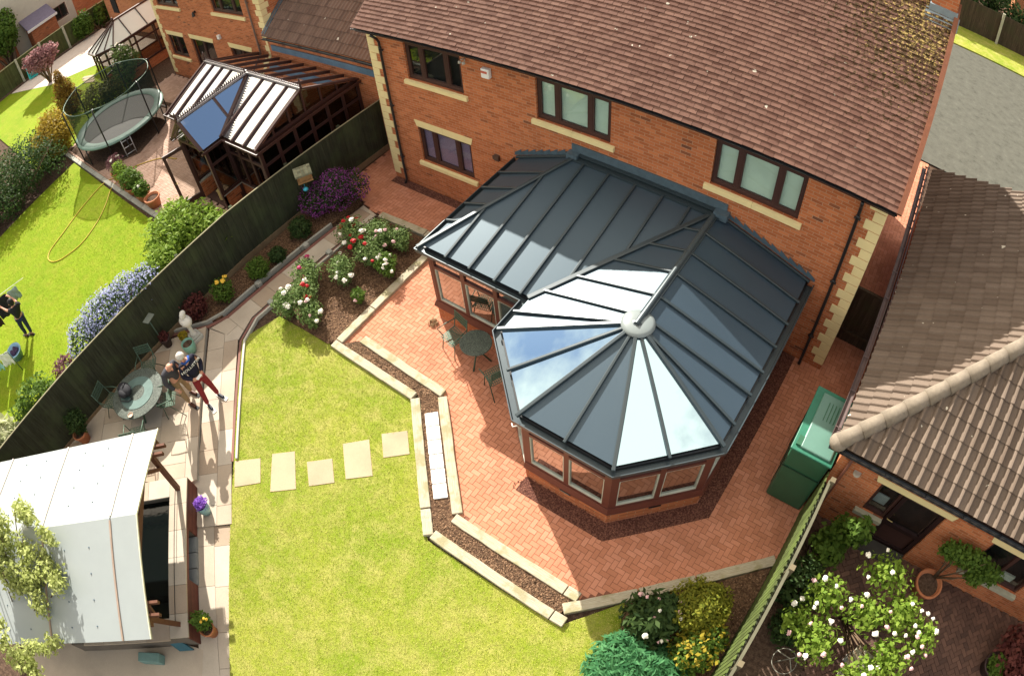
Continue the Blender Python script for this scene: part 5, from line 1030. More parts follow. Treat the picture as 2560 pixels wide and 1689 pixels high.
for x in cuts:
    if abs(x+4.44) > .1: nbar((x, vy(x)-.05, fz(vy(x))), (x, -1.12, RZn))
for a, b in zip(range(8), range(1, 9)):
    xa, xb = XL+(XR-XL)*a/8, XL+(XR-XL)*b/8; npan([(xa, -1.12, RZn), (xb, -1.12, RZn), (xb, .85, fz(.85)), (xa, .85, fz(.85))]); nbar((xb, -1.12, RZn), (xb, .85, fz(.85)))
nbar((XL, -1.12, RZn), (XL, .85, fz(.85)))
GF = -3.78
for s in (-1, 1):
    e = -4.44+s*.85; v1 = Vector((-4.44, -1.12, RZn)); f1 = Vector((-4.44, GF, RZn)); e1 = Vector((e, GF, EZ)); e0 = Vector((e, -3.0, EZ)); mid = lambda t: (f1.lerp(v1, t))
    t1 = .5; mA = f1.lerp(v1, t1); mB = e0.lerp(v1, .28); npan([f1, mA, mB, e0, e1]); npan([mA, v1, mB]); nbar(mA, mB, .06); nbar(e1, f1, .09); nbar(e0, v1, .09)
MAT['crest'] = M('ridge_crest', (.06, .03, .025), .5, .2, 20)
def crest(p, q, n, nm='ridge'):
    p, q = Vector(p), Vector(q); m_ = MB(); m_.bar(p, q, .12, .07, off=.02); rg = m_.build(nm, 'ridgemetal', nc, bevel=.015); m_ = MB()
    for k in range(n):
        c = p.lerp(q, (k+.5)/n); d = (q-p).normalized(); m_.bar(c+Vector((0, 0, .05)), c+Vector((0, 0, .13)), .012, .03, up=d); m_.bar(c-d*.025+Vector((0, 0, .10)), c+d*.025+Vector((0, 0, .10)), .012, .025); m_.ell(c+Vector((0, 0, .15)), (.016, .016, .024), 6, 4)
    m_.bar(p+Vector((0, 0, .065)), q+Vector((0, 0, .065)), .015, .03); m_.build('cresting', 'crest', rg)
crest((XL, -1.12, RZn+.03), (-4.5, -1.12, RZn+.03), 30); crest((-4.4, -1.12, RZn+.03), (XR, -1.12, RZn+.03), 32); crest((-4.44, GF, RZn+.03), (-4.44, -1.15, RZn+.03), 34)
for x, y in ((XL, -1.12), (XR, -1.12), (-4.44, GF)): m_ = MB(); m_.lathe((x, y, RZn), [(.05, 0), (.03, .1), (.045, .15), (.015, .22), (.03, .27), (0, .4)], 10); m_.build('finial', 'crest', nc, True)
m_ = MB(); NG = [(XL-.02, .85), (XL-.02, -3.02), (-5.33, -3.02), (-5.33, GF-.04), (-3.55, GF-.04), (-3.55, -3.02), (XR+.02, -3.02), (XR+.02, .85)]
for run in (NG[0:4], NG[4:8]): sweep(m_, run, [(-.02, EZ-.12), (.10, EZ-.10), (.11, EZ-.01), (.09, EZ-.01), (.08, EZ-.08), (-.02, EZ-.08)])
fixn(m_.build('gutter', 'brownframe', nc))
NW = [(XL+.12, .85), (XL+.12, -2.88), (-5.2, -2.88), (-5.2, -3.62), (-3.68, -3.62), (-3.68, -2.88), (XR-.12, -2.88), (XR-.12, .85)]; m_ = MB()
for run in (NW[1:4], NW[4:8], NW[0:2]): sweep(m_, run, [(0, 0), (0, .55), (-.15, .55), (-.15, 0)])
fixn(m_.build('dwarf_wall', 'brick', nc)); m_ = MB()
for run in (NW[1:4], NW[4:8], NW[0:2]): sweep(m_, run, [(.04, .56), (.04, .60), (-.12, .62), (-.12, .56)])
fixn(m_.build('sill', 'plinth', nc)); m_ = MB()
def nposts(a, b, n, zb=.6):
    a, b = Vector((*a, 0)), Vector((*b, 0)); ang = math.atan2((b-a).y, (b-a).x); Ld = (b-a).length
    for k in range(n+1): c = a.lerp(b, k/n); m_.box((c.x, c.y, (zb+2.3)/2), (.10, .09, 2.3-zb), ang)
    for z in (zb+.04, 1.72, 2.27): c = (a+b)/2; m_.box((c.x, c.y, z), (Ld-.02, .085, .08), ang)
    g = MB(); c = (a+b)/2; g.box((c.x, c.y, (zb+2.2)/2), (Ld, .012, 2.2-zb), ang); g.build('window_pane', 'nwin', nc)
nposts(NW[0], NW[1], 6); nposts(NW[1], NW[2], 3); nposts(NW[2], NW[3], 1); nposts(NW[5], NW[6], 3); nposts(NW[4], NW[5], 1); nposts(NW[6], NW[7], 6); m_.build('frame', 'brownframe', nc)
for X_ in (XR-.1, XL+.1):
    m_ = MB(); m_.add([(X_, -2.9, 2.36), (X_, .84, 2.36), (X_, -1.12, 3.14)], [(0, 1, 2)]); m_.build('gable_pane', 'nwin', nc); m_ = MB(); m_.bar((X_, -3.0, 2.38), (X_, .84, 2.38), .08, .1)
    for y in (-2.3, -1.7, -1.12, -.5, .1): m_.bar((X_, y, 2.4), (X_, y, fz(y)-.05), .06, .06)
    m_.bar((X_, -3.0, 2.38), (X_, -1.12, 3.17), .09, .08); m_.bar((X_, .84, 2.38), (X_, -1.12, 3.17), .09, .08); m_.build('gable_frame', 'brownframe', nc)
m_ = MB(); m_.box((-4.44, -3.62, 2.28), (1.5, .09, .09)); m_.bar((-5.27, -3.72, EZ-.02), (-4.44, -3.72, RZn-.05), .05, .1); m_.bar((-4.44, -3.72, RZn-.05), (-3.61, -3.72, EZ-.02), .05, .1); m_.bar((-4.44, -3.68, EZ), (-4.44, -3.68, RZn-.1), .06, .06)
for x in (-5.15, -3.73): m_.box((x, -3.6, 1.15), (.1, .1, 2.3))
m_.build('porch_frame', 'brownframe', nc); m_ = MB(); m_.add([(-5.2, -3.70, EZ), (-3.68, -3.70, EZ), (-4.44, -3.70, RZn-.1)], [(0, 1, 2)]); m_.build('gable_pane', 'glass', nc)
def leaf(hx, hy, ang, wd, lab=None):
    d = Vector((math.cos(ang), math.sin(ang), 0)); p = Vector((hx, hy, 0)); m_ = MB()
    for a, b in ((0, .1), (wd-.1, wd)): c = p+d*((a+b)/2); m_.box((c.x, c.y, 1.07), (b-a, .05, 2.04), ang)
    for z, h in ((.15, .24), (2.03, .12)): c = p+d*(wd/2); m_.box((c.x, c.y, z), (wd-.2, .049, h), ang)
    o = m_.build('door', 'brownframe', nc); c = p+d*(wd/2); g = MB(); g.box((c.x, c.y, 1.1), (wd-.2, .012, 1.74), ang); g.build('pane', 'glass', o); g = MB(); e = p+d*(wd-.05); g.tube([e+Vector((-d.y*.05, d.x*.05, 1.02)), e-d*.1+Vector((-d.y*.06, d.x*.06, 1.02))], .012, 6); g.build('handle', M('brass', (.5, .38, .15), .35, .1, 5, 0, .5, .8) if 'brass' not in bpy.data.materials else bpy.data.materials['brass'], o, True)
leaf(-5.1, -3.62, rad(-105), .76); leaf(-3.78, -3.6, rad(82), .7)
flat('conservatory_floor', [(XL+.2, .85), (XL+.2, -2.8), (-5.1, -2.8), (-5.1, -3.6), (-3.75, -3.6), (-3.75, -2.8), (XR-.2, -2.8), (XR-.2, .85)], .02, M('dark_carpet', (.08, .045, .035), .9))
for i, (x, y, c, lab, nm, cat) in enumerate(((-4.6, -3.0, (.55, .20, .05), 'orange and red plastic toy inside the open doorway of the brown conservatory', 'toy', 'toy'), (-4.15, -2.75, (.03, .22, .32), 'blue toy beside the orange one inside the brown conservatory', 'toy', 'toy'), (-4.2, -3.3, (.36, .28, .12), 'small wooden box with white knobs just inside the open doorway', 'toy_box', 'toy box'), (-2.9, -2.5, (.36, .02, .02), 'red chest behind the front windows of the brown conservatory', 'toy_chest', 'chest'))):
    m_ = MB(); s = (.34, .26, .3)
    if i < 2: m_.ell((x, y, .3), (.2, .15, .28), 10, 7); m_.box((x+.1, y-.1, .18), (.3, .16, .3), .4)
    else: m_.box((x, y, .22), (.42, .3, .36), .3); m_.box((x, y, .42), (.45, .33, .05), .3)
    o = m_.build(nm, M(f'toy_colour_{i}', c, .5), None, bevel=.02); recenter(o, (x, y, .02)); tag(o, lab, cat)
# ---------------------------------------------------------------- the neighbours' garden
flat('neighbour_lawn', [(-13.6, -5.25), (-1.42, -5.35), (-1.25, -10), (-1.0, -17), (-22, -17), (-12.9, -9.9)], 0.0, 'grass_l')
herring('neighbour_patio', [(-15.2, -5.02), (-1.45, -5.1), (-1.4, .9), (-14.9, .9)], 0.0, 'paver_p', ([(XL+.15, .9), (XL+.15, -2.85), (-5.15, -2.85), (-5.15, -3.6), (-3.75, -3.6), (-3.75, -2.85), (XR-.15, -2.85), (XR-.15, .9)],))
mb = MB()
for k in range(15): x = -14.6+k*.88; mb.box((x, -5.13+.004*k, .01), (.86, .17, .09))
o = mb.build('stone_edging', 'kerb', bevel=.01); struct(o)
flat('far_lawn', [(-28.3, -4.2), (-24.7, -2.55), (-22.6, -.2), (-18.8, .4), (-16.0, -1.0), (-15.0, -4.6), (-15.2, -6.5), (-24, -6.6), (-28.3, -7)], -.005, 'grass_l')
slabs('far_path', [(-28.2, -4.1), (-24.6, -2.5), (-22.6, -.15), (-18.8, .45), (-18.8, 2.8), (-28.2, 2.8)], .0, M('pale_paving', (.64, .55, .48), .9, .08), (.6, .9), rad(25)); flat('trampoline_bed', [(-15, -4.9), (-15, -1.0), (-11.6, -.6), (-10.4, -3.4), (-11.4, -4.95)], .008, 'soil', z0=-.05)
for k in range(3): mb = MB(); mb.prism([(-22.0+k*.36, -1.1-k*.12), (-21.2+k*.36, -.75-k*.12), (-21.1+k*.36, -.95-k*.12), (-21.9+k*.36, -1.3-k*.12)], -.02, .02); o = mb.build('stepping_slab', 'step'); recenter(o, (-21.5+k*.36, -1.0-k*.12, 0)); tag(o, ('pale slab set in the far lawn, farthest of three', 'pale slab set in the far lawn, middle of three', 'pale slab set in the far lawn, nearest of three')[k], 'slab', 'slabs in the far lawn')
tr = thing('trampoline', 'round trampoline with green padded rim and dark safety net on the neighbouring patio', 'trampoline', (-12.62, -2.95, 0)); C0 = (-12.62, -2.95)
mb = MB(); mb.lathe((*C0, .80), [(0, .0), (1.66, 0), (1.66, -.01), (0, -.01)], 48, cap=False); mb.build('mat', M('grey_mat', (.17, .165, .16), .8, .06, 3), tr); mb = MB(); mb.lathe((*C0, .82), [(1.62, 0), (1.70, .035), (1.95, .035), (2.02, .0), (2.0, -.05)], 56, cap=False); mb.build('rim_pad', M('green_pad', (.16, .25, .21), .55, .2, 5, .1), tr, True)
for k in range(6):
    a = rad(20+60*k); x, y = C0[0]+2.0*math.cos(a), C0[1]+2.0*math.sin(a); mb = MB(); mb.tube([(x, y, 0), (x, y, 2.4), (C0[0]+1.9*math.cos(a), C0[1]+1.9*math.sin(a), 2.46)], .03, 8); mb.build('pole', 'black', tr, True); b = rad(20+60*k+22); x2, y2 = C0[0]+1.96*math.cos(b), C0[1]+1.96*math.sin(b); mb = MB(); mb.tube([(x, y, .78), (x, y, .05), (x2, y2, .05), (x2, y2, .78)], .025, 8); mb.build('leg', 'black', tr, True)
def netmat():
    b = NB('safety_net'); t = b.n('BsdfTransparent'); d = b.n('BsdfDiffuse'); d.inputs[0].default_value = (.02, .035, .03, 1); ms = b.n('MixShader', {0: .6}); b.t.links.new(t.outputs[0], ms.inputs[1]); b.t.links.new(d.outputs[0], ms.inputs[2]); b.t.links.new(ms.outputs[0], b.o.inputs[0]); return b.m
mb = MB(); mb.lathe((*C0, .82), [(1.9, 0), (1.86, .8), (1.9, 1.6)], 60, cap=False); mb.build('net', netmat(), tr, True); mb = MB(); mb.tube([(C0[0]+1.9*math.cos(rad(10*k)), C0[1]+1.9*math.sin(rad(10*k)), 2.43-.06*abs(math.sin(rad(30*k-60)))) for k in range(37)], .018, 6); mb.build('net_rail', 'iron', tr, True)
ld = thing('trampoline_ladder', 'white metal ladder leaning against the trampoline rim', 'ladder', (-10.8, -3.6, 0)); mb = MB(); MAT['pale_metal'] = M('pale_metal', (.5, .5, .5), .4, .1, 5, 0, .5, .3)
for (x, y) in ((-10.79, -3.79), (-10.70, -3.40)):
    mb = MB(); mb.tube([(x, y, 0), (x-.06, y+.02, .85)], .02, 6); mb.build('rail', 'pale_metal', ld, True)
for k in range(3): z = .1+.28*k; mb = MB(); mb.tube([(-10.79-.06*z, -3.79, z), (-10.70-.06*z, -3.40, z)], .018, 6); mb.build('rung', 'pale_metal', ld, True)
hp = [(-8.2, -2.9), (-9.0, -3.2), (-9.76, -4.01), (-10.1, -4.8), (-10.3, -5.26), (-9.97, -6.42), (-9.47, -7.55), (-9.16, -8.31), (-8.92, -8.58), (-8.63, -8.65), (-8.31, -8.54), (-8.07, -8.19), (-7.97, -7.43), (-8.34, -6.54), (-8.88, -5.87), (-9.51, -5.3), (-9.74, -4.96)]
def spline(P, n=6):
    o = []; P = [Vector((x, y, .02)) for x, y in P]
    for i in range(len(P)-1):
        a, b, c, d = P[max(i-1, 0)], P[i], P[i+1], P[min(i+2, len(P)-1)]
        for k in range(n): t = k/n; o.append(.5*((2*b)+(c-a)*t+(2*a-5*b+4*c-d)*t*t+(3*b-3*c+d-a)*t**3))
    return o+[P[-1]]
mb = MB(); mb.tube(spline(hp), .016, 7); ho = mb.build('garden_hose', M('yellow_hose', (.55, .38, .035), .5), None, True); recenter(ho, (*hp[0], 0)); tag(ho, 'yellow hose looping from the patio across the neighbouring lawn', 'hose')
GP = 'terracotta pots along the edge of the neighbouring patio'
pot('patio_pot', 'terracotta pot with a bronze leaved shrub at the trampoline end of its row', (-9.75, -4.72, 0), .24, .38, 'terracotta', GP, ([(-.1, .1, .35, .35, .35, .35)], 'pu', 420, .06, 91, (('white_petal', 4, .04),)))
pot('patio_pot', 'terracotta pot with tall grassy leaves, second in its row from the trampoline', (-8.98, -4.78, 0), .24, .36, 'terracotta', GP, ([(0, 0, .4, .32, .32, .42)], 'l', 520, .06, 92, ()))
pot('patio_pot', 'wide terracotta pot with a spreading green shrub in the middle of its row', (-8.2, -4.8, 0), .3, .34, 'terracotta', GP, ([(0, 0, .35, .5, .42, .4), (.3, .1, .3, .35, .3, .35)], 'g', 1000, .07, 93, ()))
pot('patio_pot', 'terracotta pot with a round leaved plant and white edged leaves beside the empty pot', (-7.35, -4.82, 0), .26, .34, 'terracotta', GP, ([(0, 0, .22, .34, .3, .28)], 'g', 520, .09, 94, (('white_petal', 2, .05),)))
pot('patio_pot', 'empty terracotta pot at the bush end of its row', (-6.65, -4.8, 0), .28, .38, 'terracotta', GP)
plant('laurel_bush', 'big bright green bush growing over the dark fence beside the potted plants', 'bush', (-2.6, -6.1, 0), [(-.7, .75, 1.1, .8, .7, .75), (.2, .95, 1.2, .7, .7, .65), (.75, 1.15, 1.25, .5, .5, .5), (-.2, .1, 1.05, .9, .8, .85), (.45, -.5, 1.1, .55, .6, .75), (.7, -.95, 1.05, .45, .5, .75), (.1, -.5, .6, .7, .7, .6)], 'l', 6500, .095, None, 101, True, .05, 14, 1.9, (), .55)
plant('blue_bush', 'rounded bush smothered in pale blue flowers leaning over the dark fence', 'bush', (-1.9, -8.7, 0), [(-.25, 0, 1.1, .72, .85, .8), (-.05, .75, 1.25, .62, .65, .65), (.15, 1.25, 1.5, .45, .5, .42), (-.2, -.8, 1.0, .62, .6, .7), (.1, .2, 1.55, .45, .75, .4), (.4, 1.05, 1.75, .3, .45, .2)], 'd', 3600, .07, None, 102, True, .04, 12, 1.8, (), .6)
Bb = [(-2.15, -8.7, 1.14, .74, .88, .84), (-1.95, -7.95, 1.29, .64, .68, .68), (-1.75, -7.45, 1.54, .46, .52, .45), (-2.1, -9.5, 1.04, .64, .63, .73), (-1.8, -8.5, 1.6, .47, .77, .42), (-1.5, -7.65, 1.79, .31, .47, .22)]
leaves('blue_flowers', LM['bl'], Bb, 7500, .040, bpy.data.objects['blue_bush'], 1.2, 103, .88)
plant('bronze_shrub', 'small bronze red shrub on the lawn side of the fence next to the blue bush', 'shrub', (-1.75, -10.4, 0), [(0, 0, 1.3, .32, .35, .45), (-.1, .1, .7, .3, .3, .4)], 'pu', 700, .07, None, 104, True, .02, 8)
plant('green_shrub', 'loose yellow green shrub behind the lower end of the dark fence', 'shrub', (-1.95, -11.5, 0), [(0, 0, 1.2, .5, .6, .6), (.1, -.5, 1.1, .45, .4, .5), (-.3, .3, .7, .5, .5, .5)], 'g', 1600, .08, None, 105, True, .025, 9)
plant('striped_shrub', 'cream striped long leaved plant at the left edge behind the fence', 'shrub', (-2.0, -12.9, 0), [(0, 0, 1.1, .5, .5, .55), (.2, -.5, 1.2, .4, .4, .5)], leafmat('cream_stripe_leaf', (.38, .42, .2), (.6, .6, .4)), 600, .10, None, 106, True, .02, 7, 5.0)
HG = 'hedge and conifers along the far side of the neighbouring lawn'
def blobs_line(p, q, n, r, z, seed):
    qq = random.Random(seed); return [(p[0]+(q[0]-p[0])*i/(n-1)+qq.uniform(-.2, .2), p[1]+(q[1]-p[1])*i/(n-1)+qq.uniform(-.2, .2), z+qq.uniform(-.15, .2), r*qq.uniform(.8, 1.2), r*qq.uniform(.8, 1.2), z*qq.uniform(.8, 1.0)) for i in range(n)]
plant('hedge', 'tall dark overgrown hedge along the far side of the neighbouring lawn', 'hedge', (-14, -8, 0), blobs_line((.2, 1.9), (.55, -2.2), 9, .75, .8, 5)+blobs_line((-.6, 1.7), (-.5, -4.0), 9, .9, 1.0, 6)+blobs_line((-1.6, 1.5), (-2.2, -4), 8, 1.0, 1.0, 7), 'd', 11000, .085, None, 111, True, .04, 10, 1.6, (), .6)
plant('shrub', 'lighter green shrub at the left edge in front of the dark hedge', 'shrub', (-13.6, -10.2, 0), [(0, 0, .6, .7, .8, .7), (-1, .3, .9, .8, .8, .8)], 'g', 1800, .08, None, 112)
plant('golden_conifer', 'broad golden conifer beside the trampoline net', 'conifer', (-15.6, -5.2, 0), [(0, 0, .8, 1.0, 1.0, .9), (-.5, .3, 1.0, .8, .8, .8), (.2, -.6, .7, .8, .7, .7)], leafmat('gold_conifer', (.26, .19, .02), (.46, .32, .045)), 4200, .075, None, 113, True, .05, 6, 2.6, (), .6)
plant('golden_conifer', 'upright golden brown conifer in front of the far lawn', 'conifer', (-18.6, -3.2, 0), [(0, 0, .7, .7, .7, .75), (0, 0, 1.4, .5, .5, .6), (0, 0, 2.0, .25, .25, .4)], leafmat('brown_conifer', (.16, .09, .02), (.34, .21, .035)), 2600, .07, None, 114, True, .05, 5, 2.6, (), .6)
plant('olive_shrub', 'feathery olive green shrub seen through the trampoline net', 'shrub', (-16.1, -2.5, 0), [(0, 0, .8, .8, .9, .75), (.2, .7, .7, .6, .6, .6)], 'ol', 1700, .075, None, 115, True, .03, 8, 3.0)
plant('white_shrub', 'shrub with creamy white tips in front of the cream conservatory', 'shrub', (-16.6, -.7, 0), [(0, 0, .9, .55, .6, .8), (-.1, .2, 1.7, .5, .5, .6), (.1, .5, 1.3, .5, .5, .5)], 'ro', 1500, .09, None, 116, True, .03, 9, 1.8, (('white_petal', 26, .06),))
plant('purple_maple', 'small round purple leaved tree on the pale paving by the far fence', 'tree', (-25.0, -2.25, 0), [(0, 0, 1.5, .95, .95, .65), (.3, .5, 1.8, .6, .6, .45), (-.3, -.5, 1.7, .6, .6, .45), (.1, -.1, 2.0, .5, .5, .35)], leafmat('maple_leaf', (.20, .08, .09), (.44, .24, .24)), 1900, .13, None, 117, True, .05, 12, 1.5, (), .5, 'crown')
# ---------------------------------------------------------------- far left: fence, cottage, shed, cream conservatory
f3 = thing('far_fence', 'low dark wooden fence with pale concrete posts in front of the white cottage', 'fence', (-28.5, -1.5, 0)); mb = MB(); boards(mb, (-28.6, -3.0), (-28.6, 5.5), .05, 1.55); boards(mb, (-28.6, -9), (-28.6, -3.05), .05, 1.5); mb.build('board_panel', MAT['fence_g2'] if 'fence_g2' in MAT else fencemat('olive_fence', (.085, .09, .035), (.09, .11, .04)), f3); mb = MB(); mb.bar((-28.56, -9, 1.57), (-28.56, 5.5, 1.57), .08, .04); mb.build('capping', M('olive_cap', (.30, .30, .16), .9), f3)
for y in (-6.6, -3.0, -1.25, .52): mb = MB(); mb.box((-28.5, y, .82), (.13, .13, 1.64)); mb.build('post', M('pale_post', (.38, .37, .28), .9) if 'pale_post' not in bpy.data.materials else bpy.data.materials['pale_post'], f3)
plant('hedge', 'leafy green hedge behind the far fence under the white cottage wall', 'hedge', (-28.3, 2.6, 0), blobs_line((0, -1.4), (-.2, 2.8), 6, .5, .95, 8), 'g', 2600, .12, None, 121, True, .04, 6)
ct = thing('white_cottage', 'cream rendered cottage with a dark window and a lean-to porch at the top left corner', 'house', (-33, 0, 0)); MAT['render'] = M('cream_render', (.50, .475, .385), .9, .08, 3, .2); mb = MB()
for a, b, c, d in ((-7, 1.5, 0, 5.5), (2.5, 3.0, 0, 5.5), (1.5, 2.5, 0, .97), (1.5, 2.5, 2.0, 5.5)): mb.add([(-33, a, c), (-33, b, c), (-33, b, d), (-33, a, d)], [(0, 1, 2, 3)])
mb.build('wall', 'render', ct); mb = MB(); mb.add([(-33, 3.0, 0), (-33, 10, 0), (-33, 10, 5.5), (-33, 3.0, 5.5)], [(0, 1, 2, 3)]); mb.build('brick_wing', 'brick', ct); mb = MB()
for a, b, c, d in ((1.5, 2.5, .97, 1.04), (1.5, 2.5, 1.93, 2.0), (1.5, 1.57, 1.04, 1.93), (2.43, 2.5, 1.04, 1.93), (1.97, 2.03, 1.04, 1.93)): mb.box((-33.1, (a+b)/2, (c+d)/2), (.06, b-a, d-c))
wn = mb.build('window', 'brownframe', ct); mb = MB(); mb.box((-33.12, 2.0, 1.5), (.01, 1.0, 1.0)); mb.build('pane', 'glass', wn); mb = MB(); mb.box((-33.3, 2.0, 1.5), (.01, 1.0, 1.0)); mb.build('interior', 'dark', wn)
mb = MB(); mb.box((-32.3, .2, .95), (1.4, 1.9, 1.9)); mb.build('porch', 'brick', ct); mb = MB(); mb.slab([(-33, -1.0, 2.65), (-31.3, -1.0, 2.05), (-31.3, 1.25, 2.05), (-33, 1.25, 2.65)], .07); mb.build('porch_roof', M('porch_slate', (.16, .14, .20), .6), ct); mb = MB(); mb.box((-31.28, .12, 1.98), (.05, 2.3, .16)); mb.build('porch_fascia', 'white', ct)
mb = MB(); mb.slab([(-33.4, -7, 5.4), (-33.4, 10, 5.4), (-37, 10, 7.5), (-37, -7, 7.5)], .1); mb.build('roof', 'pantile_d', ct)
sh_ = thing('brick_shed', 'low dark brick outbuilding in the shade below the corner tree', 'shed', (-36, -3.5, 0)); mb = MB(); mb.box((-33.6, -3.4, .9), (2.6, 3.0, 1.8)); mb.build('wall', 'brick', sh_); mb = MB(); mb.slab([(-32.1, -5.0, 1.82), (-32.1, -1.8, 1.82), (-35.1, -1.8, 2.1), (-35.1, -5.0, 2.1)], .06); mb.build('roof', M('felt_roof', (.05, .035, .04), .9), sh_)
plant('corner_tree', 'dense green tree filling the top left corner in front of the white cottage', 'tree', (-31.8, -2.6, 0), [(0, 0, 2.6, 1.0, 1.1, 1.2), (-1, -.6, 3.4, 1.2, 1.2, 1.2), (-.8, -1.6, 2.4, 1.1, 1.2, 1.2), (.5, .5, 3.0, .6, .6, .8), (-.3, .6, 3.6, .8, .8, .8)], 'g', 4200, .17, None, 122, True, .12, 10, 1.6, (), .5, 'crown')
tf = thing('toy_goal', 'small teal triangular frame lying on the paving by the far fence', 'toy', (-29.0, -2.2, 0)); mb = MB(); a, b, c, d = (-27.9, -2.75, .1), (-27.6, -1.75, .1), (-28.2, -1.95, 1.0), (-28.3, -2.6, 1.0)
for p, q in ((a, b), (b, c), (c, d), (d, a), (a, c)): mb.bar(p, q, .07, .07)
mb.build('frame', M('teal_plastic', (.03, .40, .38), .45), tf); mb = MB(); mb.add([a, b, c, d], [(0, 1, 2, 3)]); mb.build('panel', M('teal_net', (.015, .16, .15), .7), tf)
c3 = thing('cream_conservatory', 'conservatory with a pale cream panelled roof and brown window frames beyond the trampoline', 'conservatory', (-17.8, 1, 0)); MAT['creamroof'] = M('cream_roof', (.56, .57, .52), .45, .05, 2, .02)
ap = (-17.85, .15, 3.05); rg2 = (-17.85, 5.0, 3.05); ev = [(-18.75, 5.0), (-18.75, -.6), (-18.35, -1.4), (-17.4, -1.4), (-16.95, -.6), (-16.95, 5.0)]; mb = MB()
def cpan(p): m_ = MB(); m_.slab(p, .03); m_.build('roof_panel', 'creamroof', c3)
for i in range(1, 4): a, b = ev[i], ev[i+1]; m = ((a[0]+b[0])/2, (a[1]+b[1])/2); cpan([(*a, 2.2), (*m, 2.2), ap]); cpan([(*m, 2.2), (*b, 2.2), ap]); mb.bar((*a, 2.21), ap, .05, .06, off=.02); mb.bar((*m, 2.21), ap, .04, .05, off=.02); mb.bar((*b, 2.21), ap, .05, .06, off=.02)
for sx in (-18.75, -16.95):
    ys = [-.6, .4, 1.35, 2.3, 3.3, 4.2, 5.0]
    for y0, y1 in zip(ys, ys[1:]): cpan([(sx, y0, 2.2), (sx, y1, 2.2), (-17.85, max(y1, .15), 3.05), (-17.85, max(y0, .15), 3.05)] if y0 > .1 else [(sx, y0, 2.2), (sx, y1, 2.2), (-17.85, max(y1, .15), 3.05), ap][:4]); mb.bar((sx, y1, 2.21), (-17.85, max(y1, .15), 3.06), .045, .05, off=.02)
mb.bar(ap, rg2, .1, .09, off=.03); mb.ell((-17.85, .1, 3.15), (.07, .07, .12), 8, 6); mb.build('glazing_bar', 'brownframe', c3); mb = MB(); sweep(mb, ev, [(.06, 2.1), (.08, 2.2), (-.05, 2.2), (-.05, 2.1)]); fixn(mb.build('gutter', 'brownframe', c3)); mb = MB(); wl3 = [(-18.65, 5.0), (-18.65, -.55), (-18.3, -1.28), (-17.45, -1.28), (-17.05, -.55), (-17.05, 5.0)]; sweep(mb, wl3, [(0, 0), (0, .5), (-.12, .5), (-.12, 0)]); fixn(mb.build('dwarf_wall', 'brick', c3)); mb = MB(); gl = MB()
for a, b, n in zip(wl3, wl3[1:], (4, 1, 2, 1, 5)):
    a, b = Vector((*a, 0)), Vector((*b, 0)); an = math.atan2((b-a).y, (b-a).x)
    for k in range(n+1): c = a.lerp(b, k/n); mb.box((c.x, c.y, 1.3), (.08, .07, 1.6), an)
    for z in (.54, 1.65, 2.06): c = (a+b)/2; mb.box((c.x, c.y, z), ((b-a).length-.02, .06, .09), an)
    c = (a+b)/2; gl.box((c.x, c.y, 1.3), ((b-a).length, .012, 1.5), an)
mb.build('frame', 'brownframe', c3); gl.build('window_panes', 'glass', c3)
h4 = thing('orange_house', 'orange brick house with brown roof behind the cream conservatory at the top edge', 'house', (-22, 6, 0)); mb = MB(); mb.box((-22.6, 7.5, 2.5), (9.2, 8.6, 5.0)); mb.build('wall', 'brick_b', h4); mb = MB(); mb.box((-25.6, 3.17, 2.2), (.8, .06, 2.2)); mb.build('window', 'dark', h4); mb = MB(); mb.slab([(-24.9, 2.6, 2.9), (-17.9, 2.6, 2.9), (-17.9, 6, 5.2), (-24.9, 6, 5.2)], .08); rf4 = mb.build('roof', 'pantile_d', h4)
# ---------------------------------------------------------------- right hand side: tiled building, yard, oil tank, fence
rbld = thing('hipped_building', 'single storey brick building with a brown hipped tile roof on the right', 'building', (16, 0, 0)); WY = -3.28; WX = 13.42
W5 = [(14.36, 14.86, .95, 1.98), (14.86, 15.83, .0, 1.98), (16.98, 18.42, .80, 2.0)]
mb = MB(); wall_y(mb, WX, 24, -.05, 2.66, WY, W5, .10); mb.add([(WX, WY, -.05), (WX, 5.5, -.05), (WX, 5.5, 2.6), (WX, WY, 2.6)], [(3, 2, 1, 0)]); mb.build('wall', 'brick', rbld)
def dwin(x0, x1, z0, z1, back='dark'):
    mb = MB(); y = WY+.07
    for a, b, c, d in ((x0, x1, z0, z0+.07), (x0, x1, z1-.06, z1), (x0, x0+.06, z0+.07, z1-.06), (x1-.06, x1, z0+.07, z1-.06)): mb.box(((a+b)/2, y, (c+d)/2), (b-a, .07, d-c))
    if x1-x0 > 1.1: mb.box(((x0+x1)/2, y, (z0+z1)/2), (.08, .068, z1-z0-.13))
    w_ = mb.build('window', 'brownframe', rbld); g = MB(); g.box(((x0+x1)/2, y+.02, (z0+z1)/2), (x1-x0-.1, .012, z1-z0-.1)); g.build('pane', 'glass', w_); g = MB(); g.box(((x0+x1)/2, y+.2, (z0+z1)/2), (x1-x0, .01, z1-z0)); g.build('interior', back, w_); return w_
w5 = dwin(*W5[0]); w6 = dwin(*W5[2]); mb = MB(); mb.box((14.6, WY+.16, 1.3), (.26, .02, .3)); mb.build('papers', M('pale_paper', (.30, .36, .36), .7), w5); mb = MB(); mb.ell((17.35, WY+.15, 1.0), (.14, .08, .16), 8, 6); mb.build('ornament', 'plaster', w6); mb = MB(); mb.box((17.95, WY+.16, .98), (.45, .04, .22)); mb.build('box', M('pale_ornament', (.40, .46, .40), .6), w6)
mb = MB(); y = WY+.07
